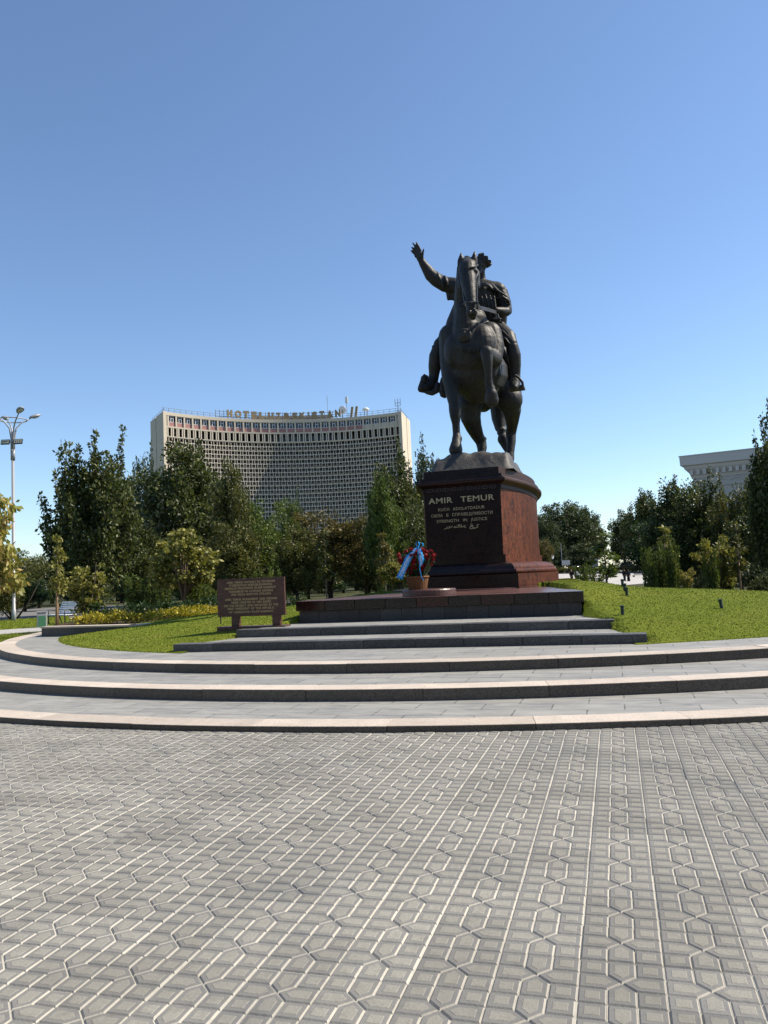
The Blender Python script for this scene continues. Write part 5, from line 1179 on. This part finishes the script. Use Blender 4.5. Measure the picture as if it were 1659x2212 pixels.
# stakes of the saplings
WOODP = plain('stake_wood', (.30, .20, .11), .8, .2, var=.2)
for px, D, top, h, lb, b_ in ((121, 24.4, 1260, None, 'light wooden stake tied to the sapling beside the white bench', .3), (1597, 39.8, 1215, None, 'light wooden stake tied to the dark green sapling on the right', 0)):
    p = gat(px, D, b_); z = atd(px, top, D).z; mb = MB(); mb.tube([(0, 0, -.1), (.02, 0, (z-p.z)*.5), (.03, 0, z-p.z)], [.045, .042, .036], 8); o = mb.build('stake', WOODP, smooth=True); o.location = p; tag(o, lb, 'stake')
# hedges of the flower bed
def hedge(name, pts, w, h, n, leaf, size, lab, cat='hedge'):
    P_ = [Vector(p) for p in pts]; L = [(b-a).length for a, b in zip(P_, P_[1:])]; tot = sum(L); rg = np.random.default_rng(len(pts)+n); cl = []
    for k in range(n):
        s = rg.random()*tot; i = 0
        while i < len(L)-1 and s > L[i]: s -= L[i]; i += 1
        p = P_[i].lerp(P_[i+1], s/L[i]); d = (P_[i+1]-P_[i]).normalized(); nn = Vector((-d.y, d.x, 0)); u = rg.uniform(-1, 1); bump_ = 1+.22*sin(p.x*5.1)+.15*sin(p.y*7+p.x*3)
        q = p+nn*u*w/2; cl.append((q.x-P_[0].x, q.y-P_[0].y, q.z-P_[0].z+h*bump_*(1-.45*u*u)*(rg.random()**.45), .13, .8))
    root = tag(empty(name, P_[0]), lab, cat); me = leaf_mesh('leaves', cl, 16, size, rg, -.2, .5, LF[leaf]); o = bpy.data.objects.new('leaves', me); COL.objects.link(o); o.parent = root
    mb = MB()
    for k in range(int(tot/.25)):
        s = k*.25; i = 0
        while i < len(L)-1 and s > L[i]: s -= L[i]; i += 1
        p = P_[i].lerp(P_[i+1], min(1, s/L[i]))-P_[0]; mb.tube([p, p+Vector((rg.normal()*.08, rg.normal()*.08, h*.7))], [.02, .008], 4)
    mb.build('stems', BARK, root)
yl = [atz(x, y, .60) for x, y in ((158, 1349.5), (220, 1349), (285, 1347), (340, 1343.5), (388, 1338.5), (430, 1332), (478, 1323.5))]
hedge('golden_hedge', [p+Vector((-.15, .45, 0)) for p in yl], .7, .25, 520, 'gold', .08, 'low golden yellow hedge along the top of the low grey wall')
hedge('clipped_hedge', [p+Vector((-.9, 2.2+.1*i, 0.0)) for i, p in enumerate(yl)]+[yl[-1]+Vector((1.5, 4.5, 0))], .8, .48, 620, 'hedge', .09, 'low clipped dark green hedge behind the golden hedge')
# ================================================================== STREET FURNITURE, CARS, PEOPLE
POLE = plain('galvanised_pole', (.30, .31, .32), .5, .4, .2, var=.08); BLACK = plain('black_metal', (.012, .012, .013), .5, .4, var=.1); LENS = plain('lamp_lens', (.55, .52, .40), .25, .5, var=.1)
p = gnd(29.5, 1338); p = gat(29.5, 40.)
lamp = tag(empty('street_lamp', p), 'tall grey street lamp with a ring of four lamp heads and two square floodlights', 'street lamp')
rx = Vector((_R[0], _R[1], 0)); ry = Vector((HV[0], HV[1], 0))
zl = lambda y: atd(34, y, 40).z-p.z
zj, zf, zr0 = zl(973), zl(955), zl(907)
mb = MB(); mb.cs = True; mb.tube([(0, 0, -.1), (0, 0, .6), (0, 0, .62), (0, 0, zj)], [.11, .11, .085, .07], 14); mb.tube([(0, 0, zj-.5), (0, 0, zj+.05)], [.11, .11], 14); mb.build('pole', POLE, lamp)
for k in range(4):
    a = .75+k*pi/2; d = rx*cos(a)+ry*sin(a); mb = MB(); mb.cs = True
    mb.tube([d*.07+Vector((0, 0, zj-.3)), d*.08+Vector((0, 0, zj+.6)), d*.16+Vector((0, 0, zj+1.15)), d*.42+Vector((0, 0, zr0-.12)), d*.66+Vector((0, 0, zr0+.02)), d*.95+Vector((0, 0, zr0+.22))], [.04, .04, .038, .034, .03, .028], 8); mb.build('arm', POLE, lamp)
    R_ = Matrix((d, Vector((-d.y, d.x, 0)), Vector((0, 0, 1)))).transposed() @ Matrix.Rotation(-.35, 3, 'Y')
    c0_ = d*1.12+Vector((0, 0, zr0+.30)); rings = []
    for s_, w, h in ((-.30, .05, .05), (-.2, .13, .09), (0, .19, .12), (.18, .17, .10), (.29, .06, .05)): rings.append([c0_+R_ @ Vector((s_, cos(2*pi*j/12)*w, sin(2*pi*j/12)*h*(1 if sin(2*pi*j/12) > 0 else .45))) for j in range(12)])
    mb = MB(); mb.cs = True; mb.loft(rings, True); hd = mb.build('lamp_head', POLE, lamp)
    mb = MB(); mb.cs = True; mb.loft([[c0_+R_ @ Vector((.02+cos(2*pi*j/14)*.19*s_, sin(2*pi*j/14)*.12*s_, z)) for j in range(14)] for s_, z in ((1, -.045), (.8, -.085), (.2, -.10))], True); mb.build('lens', LENS, hd)
mb = MB(); mb.cs = True; mb.tube([rx*cos(2*pi*j/40)*.68+ry*sin(2*pi*j/40)*.68+Vector((0, 0, zr0)) for j in range(41)], .028, 8, False); mb.build('ring', POLE, lamp)
Rf = Matrix((rx, ry, Vector((0, 0, 1)))).transposed() @ Matrix.Rotation(-.25, 3, 'X')
for sx in (-.33, .33):
    mb = MB(); c_ = rx*sx+ry*-.12+Vector((0, 0, zf)); mb.box(c_, (.44, .09, .26), Rf); mb.bar(Vector((0, 0, zf)), c_, .05); fl = mb.build('floodlight', BLACK, lamp, bevel=.01)
    mb = MB()
    for i in range(4):
        for j in range(2): mb.box(c_+Rf @ Vector((-.15+.1*i, -.05, -.055+.11*j)), (.078, .012, .085), Rf)
    mb.build('lens', LENS, fl)
# ---------------- bench
WP = plain('white_slat_paint', (.74, .75, .76), .45, .4, var=.04)
pb_ = gat(136, 33.5); bench = tag(empty('park_bench', pb_, -.28-.12), 'white slatted park bench on a dark frame beside the litter bin', 'bench')
mb = MB()
sl_ = [(0, -.30+.11*k, .44-.012*k*0) for k in range(5)]
mb = MB(); [mb.box((0, -.28+.105*k, .44), (1.5, .08, .035)) for k in range(5)]; mb.build('seat', WP, bench, bevel=.006)
mb = MB(); [mb.box((0, .20+.035*k, .52+.085*k), (1.5, .03, .055), Matrix.Rotation(-.35, 3, 'X')) for k in range(6)]; mb.build('backrest', WP, bench, bevel=.005)
for x in (-.66, .66):
    mb = MB(); mb.tube([(x, -.30, 0), (x, -.30, .42), (x, .18, .42), (x, .42, .98)], .03, 6); mb.tube([(x, .14, .42), (x, .32, 0)], .03, 6); mb.tube([(x, -.30, .42), (x, -.32, .62), (x, .2, .66)], .022, 6); mb.build('leg', BLACK, bench)
# ---------------- litter bin
pb2 = gat(90, 31.5); BINM = plain('bin_grey', (.34, .345, .34), .55, .4, var=.08); GRN = plain('bin_green', (.06, .20, .10), .5, .4, var=.1)
lb_ = tag(empty('litter_bin', pb2, -.9), 'square pale grey litter bin with green front panel at the wall end', 'bin')
mb = MB(); mb.box((0, 0, .30), (.36, .36, .60)); mb.build('body', BINM, lb_, bevel=.015)
mb = MB(); mb.box((0, 0, .66), (.40, .40, .04)); [mb.box((x, y, .62), (.03, .03, .06)) for x in (-.16, .16) for y in (-.16, .16)]; mb.build('lid', BINM, lb_, bevel=.01)
mb = MB(); mb.box((0, 0, .605), (.30, .30, .02)); mb.build('opening', BLACK, lb_)
for a in (0, pi/2, -pi/2):
    mb = MB(); R_ = Matrix.Rotation(a, 3, 'Z'); mb.box(R_ @ Vector((0, -.184, .27)), (.27, .012, .44), R_); mb.build('panel', GRN, lb_)
# ---------------- right plaza and what stands on it
PL = plain('far_plaza_paving', (.40, .385, .36), .85, .2, var=.08, sc=.6)
q = [atd(1130, 1272, 80), atd(1420, 1265, 88), atd(1470, 1235, 150), atd(1130, 1241, 150)]
mb = MB(); mb.add([tuple(v_) for v_ in q]+[(v_.x, v_.y, -1.2) for v_ in q], [(0, 1, 2, 3)]+[(i, i+4, (i+1) % 4+4, (i+1) % 4) for i in range(4)]); mb.build('plaza_beyond', PL)['kind'] = 'structure'
q2 = [atd(1090, 1242.5, 152), atd(1560, 1233, 152), atd(1560, 1224.5, 330), atd(1090, 1245-8, 330)]
mb = MB(); mb.add([tuple(v_) for v_ in q2]+[(v_.x, v_.y, -2.) for v_ in q2], [(0, 1, 2, 3)]+[(i, i+4, (i+1) % 4+4, (i+1) % 4) for i in range(4)]); mb.build('road_beyond', ASPH)['kind'] = 'structure'
mb = MB(); a, b = atd(1150, 1240, 150.5), atd(1470, 1234.5, 150.5); mb.bar(a-Vector((0, 0, .2)), b-Vector((0, 0, .2)), .6, .75)
tag(mb.build('planter_wall', plain('wall_brown', (.07, .045, .038), .7, .3)), 'low dark brown wall along the far edge of the pale plaza on the right', 'wall')
rgc = np.random.default_rng(4)
P_ = [a.lerp(b, k/8)+Vector((0, 1.2, .1)) for k in range(9)]; hedge('hedge', [P_[0], P_[4]], 1.2, .9, 160, 'olive', .4, 'olive hedge behind the far brown wall, left half', 'hedge'); hedge('hedge', [P_[4], P_[8]], 1.2, .8, 160, 'brown', .4, 'browner hedge behind the far brown wall, right half', 'hedge')
# cars
TYRE = plain('tyre', (.015, .015, .015), .8, .2); RIM = plain('rim', (.35, .35, .36), .35, .5, .5); CGL = NT('car_glass', .08, .5).col((.02, .024, .028)); HL = NT('headlamp', .15, .5).col((.7, .7, .68)); RLT = NT('rear_lamp', .3, .5).col((.35, .02, .02))
def car(px, y, D, rz, paint, label, s=1.0, suv=False, group=None):
    p = atd(px, y, D); p.z += .02; t = tag(empty('parked_car', p, rz), label, 'car', group)
    W_ = .88*s; top = 1.5 if not suv else 1.8
    prof = [(-2.15, .45), (-2.12, .80), (-1.9, .93), (-1.0, 1.0), (1.15, 1.02), (2.0, .95), (2.2, .72), (2.2, .42)]
    mb = MB(); mb.loft([[(x*s, w*s, z*s) for x, z in prof] for w in (-.86, -.88, .88, .86)], True); mb.build('body', paint, t, bevel=.05)
    cab = [(-1.15, 1.0), (-.45, top-.06), (.9, top), (1.75 if suv else 1.55, 1.02)]
    mb = MB(); mb.loft([[(x*s, w*(1 if z < 1.1 else .84)*s, z*s) for x, z in cab] for w in (-.80, .80)], True); mb.build('window', CGL, t, bevel=.03)
    mb = MB(); mb.loft([[(x*s, w*s, z*s) for x, z in ((-.42, top-.03), (-.30, top+.02), (.85, top+.04), (.95, top-.03))] for w in (-.68, .68)], True); mb.build('roof', paint, t, bevel=.03)
    for x in (-1.35, 1.35):
        for sy in (-1, 1):
            mb = MB(); mb.loft([[(x*s+r*cos(2*pi*j/16), (sy*.80+w)*s, .34+r*sin(2*pi*j/16)) for j in range(16)] for r, w in ((.26, -.1), (.34, -.08), (.34, .08), (.26, .1))], True); w_ = mb.build('wheel', TYRE, t)
            mb = MB(); mb.loft([[(x*s+r*cos(2*pi*j/12), (sy*.905)*s+w, .34+r*sin(2*pi*j/12)) for j in range(12)] for r, w in ((.20, -.02), (.20, .02))], True); mb.build('rim', RIM, w_)
    for sy in (-.6, .6):
        mb = MB(); mb.box((-2.12*s, sy*s, .72*s), (.06, .34, .15)); mb.build('headlight', HL, t); mb = MB(); mb.box((2.17*s, sy*s, .78*s), (.06, .3, .14)); mb.build('tail_light', RLT, t)
    return t
car(1243, 1239.5, 156, .8, plain('grey_paint', (.25, .26, .27), .3, .5, .3, var=.03), 'grey car parked beyond the brown wall near the pedestal')
car(1352, 1231.5, 175, .6, plain('dark_paint', (.03, .035, .045), .3, .5, .3, var=.03), 'dark car beyond the brown wall above the walking couple', suv=True)
pt = atd(1266, 1239, 165); tk = tag(empty('delivery_truck', pt, .9), 'white box truck beyond the brown wall behind the red tipped shrubs', 'truck')
mb = MB(); mb.box((1.0, 0, 1.75), (3.8, 2.0, 2.2)); mb.build('cargo_box', WHITE, tk, bevel=.04); mb = MB(); mb.loft([[(x, w, z) for x, z in ((-2.3, .5), (-2.3, 1.2), (-1.9, 2.1), (-1.0, 2.15), (-1.0, .5))] for w in (-.95, .95)], True); mb.build('cab', WHITE, tk, bevel=.05)
mb = MB(); mb.box((-2.12, 0, 1.65), (.06, 1.6, .7), Matrix.Rotation(.42, 3, 'Y')); mb.build('windscreen', CGL, tk); mb = MB(); mb.box((.4, 0, .55), (4.8, 1.5, .2)); mb.build('chassis', BLACK, tk)
for x in (-1.6, 1.7):
    for sy in (-1, 1): mb = MB(); mb.loft([[(x+.42*cos(2*pi*j/14), sy*.85+w, .42+.42*sin(2*pi*j/14)) for j in range(14)] for w in (-.12, .12)], True); mb.build('wheel', TYRE, tk)
# people
SKIN = plain('skin', (.38, .22, .15), .6, .3); HAIR = plain('dark_hair', (.015, .012, .01), .7, .3)
def person(px, y, D, rz, top, bottom, label, skirt=False, lean=0., h=1.75, group=None, arm=0.):
    p = atd(px, y, D); s = h/1.75; t = tag(empty('person', p, rz), label, 'person', group)
    b = Blob(); V3 = lambda x, y_, z: Vector((x, y_, z))*s
    for sx in (-1, 1):
        st_ = .10*sx
        b.chain((V3(.09*sx, 0, .92), .095*s), (V3(.09*sx, -st_*.6, .50), .065*s), (V3(.085*sx, st_*.9, .10), .045*s)); b.chain((V3(.085*sx, st_*.9, .06), .045*s), (V3(.095*sx, st_*.9-.15, .035), .035*s))
        b.chain((V3(.19*sx, 0, 1.40), .06*s), (V3(.25*sx, .02, 1.12), .048*s), (V3((.24-.12*arm)*sx, -.06-.14*arm, .90+.12*arm), .036*s)); b.chain((V3((.24-.12*arm)*sx, -.08-.16*arm, .86+.13*arm), .036*s), (V3((.235-.12*arm)*sx, -.10-.18*arm, .78+.14*arm), .022*s))
        for f in range(4): b.chain((V3((.225-.12*arm)*sx+.012*f*sx, -.10-.18*arm, .80+.14*arm), .010*s), (V3((.22-.12*arm)*sx+.013*f*sx, -.12-.19*arm, .73+.14*arm+.005*(f % 2)), .008*s))
    b.chain((V3(0, 0, .95), .14*s), (V3(0, 0, 1.12), .125*s), (V3(0, .01, 1.33), .15*s)); b.chain((V3(-.13, 0, 1.38), .085*s), (V3(.13, 0, 1.38), .085*s)); b.chain((V3(0, 0, 1.42), .06*s), (V3(0, -.01, 1.54), .055*s))
    b.ell(V3(0, -.015, 1.635), (.075*s, .095*s, .115*s)); b.chain((V3(0, -.105, 1.63), .014*s), (V3(0, -.12, 1.605), .016*s))
    b.fuse('body', SKIN, t, .02, 2)
    b = Blob(); b.chain((V3(0, 0, .98), .155*s), (V3(0, 0, 1.12), .145*s), (V3(0, .01, 1.33), .168*s)); b.chain((V3(-.14, 0, 1.38), .10*s), (V3(.14, 0, 1.38), .10*s))
    for sx in (-1, 1): b.chain((V3(.19*sx, 0, 1.39), .078*s), (V3(.25*sx, .02, 1.14), .064*s), (V3((.245-.09*arm)*sx, -.03-.10*arm, .98+.1*arm), .054*s))
    b.fuse('jacket' if not skirt else 'blouse', top, t, .022, 2)
    b = Blob()
    if skirt: b.chain((V3(0, 0, .98), .165*s), (V3(0, 0, .55), .19*s), (V3(0, 0, .16), .21*s))
    else:
        for sx in (-1, 1): b.chain((V3(.09*sx, 0, .94), .115*s), (V3(.09*sx, -.06*sx, .50), .085*s), (V3(.085*sx, .09*sx, .12), .068*s))
    b.fuse('trousers' if not skirt else 'skirt', bottom, t, .022, 2)
    b = Blob(); b.ell(V3(0, .02, 1.665), (.085*s, .10*s, .10*s)); 
    if skirt: b.chain((V3(0, .06, 1.62), .075*s), (V3(0, .07, 1.42), .06*s))
    b.fuse('hair', HAIR, t, .02, 1); return t
CB = plain('black_cloth', (.012, .012, .014), .9, .1); CN = plain('navy_cloth', (.02, .022, .032), .9, .1); CG = plain('grey_cloth', (.30, .31, .32), .9, .1); CR = plain('dark_red_cloth', (.10, .02, .02), .9, .1)
person(1350, 1258.6, 101, 2.6, CB, CN, 'person in black jacket and trousers walking at the left of the couple', group=None)
person(1358.5, 1258.4, 101, 2.7, CN, CB, 'person in long black skirt walking at the right of the couple', True, h=1.68)
person(1236, 1260.5, 98, -.3, CB, CN, 'person in black top standing on the plaza left of the red tipped shrubs', arm=.8, h=1.75)
person(1246, 1260.3, 98, .2, CG, CN, 'person in grey top standing behind the red tipped shrubs', h=1.72)
# lantern, pole, notice board, bench far away
pl_ = atd(1196, 1238, 145); ln = tag(empty('park_lantern', pl_), 'black park lantern with white globe right of the pedestal', 'street lamp'); zz = atd(1196, 1199, 145).z-pl_.z
mb = MB(); mb.lathe([(.14, 0), (.12, .4), (.06, .5), (.05, zz-.7)], n=8); mb.build('post', BLACK, ln); mb = MB(); mb.lathe([(.12, zz-.7), (.26, zz-.15), (.16, zz-.02)], n=8); mb.build('globe', WHITE, ln); mb = MB(); mb.lathe([(.30, zz-.12), (.14, zz+.05), (.02, zz+.25)], n=8); mb.build('cap', BLACK, ln)
pf_ = atd(1215.5, 1238, 158); mb = MB(); zz = atd(1214, 1173, 158).z-pf_.z; mb.lathe([(.10, 0), (.07, zz*.6), (.05, zz)], n=8); o = mb.build('flag_pole', POLE); o.location = pf_; tag(o, 'bare grey pole standing in front of the big far tree', 'pole')
pn = atd(1224, 1238, 150.2); nb = tag(empty('notice_board', pn), 'small pale board on a post left of the grey car', 'sign'); mb = MB(); mb.tube([(0, 0, 0), (0, 0, 1.6)], .05, 6); mb.build('post', BLACK, nb); mb = MB(); mb.box((0, 0, 2.0), (1.5, .08, .9)); mb.build('panel', BINM, nb)
pbn = atd(1380, 1249, 118); bn = tag(empty('park_bench', pbn, -.5), 'dark bench at the shaded right end of the pale plaza', 'bench')
mb = MB(); [mb.box((0, -.2+.13*k, .45), (1.8, .1, .04)) for k in range(4)]; mb.build('seat', BLACK, bn); mb = MB(); [mb.box((0, .25+.03*k, .6+.13*k), (1.8, .04, .1)) for k in range(3)]; mb.build('backrest', BLACK, bn)
for x in (-.8, .8): mb = MB(); mb.box((x, 0, .22), (.07, .5, .44)); mb.build('leg', BLACK, bn)
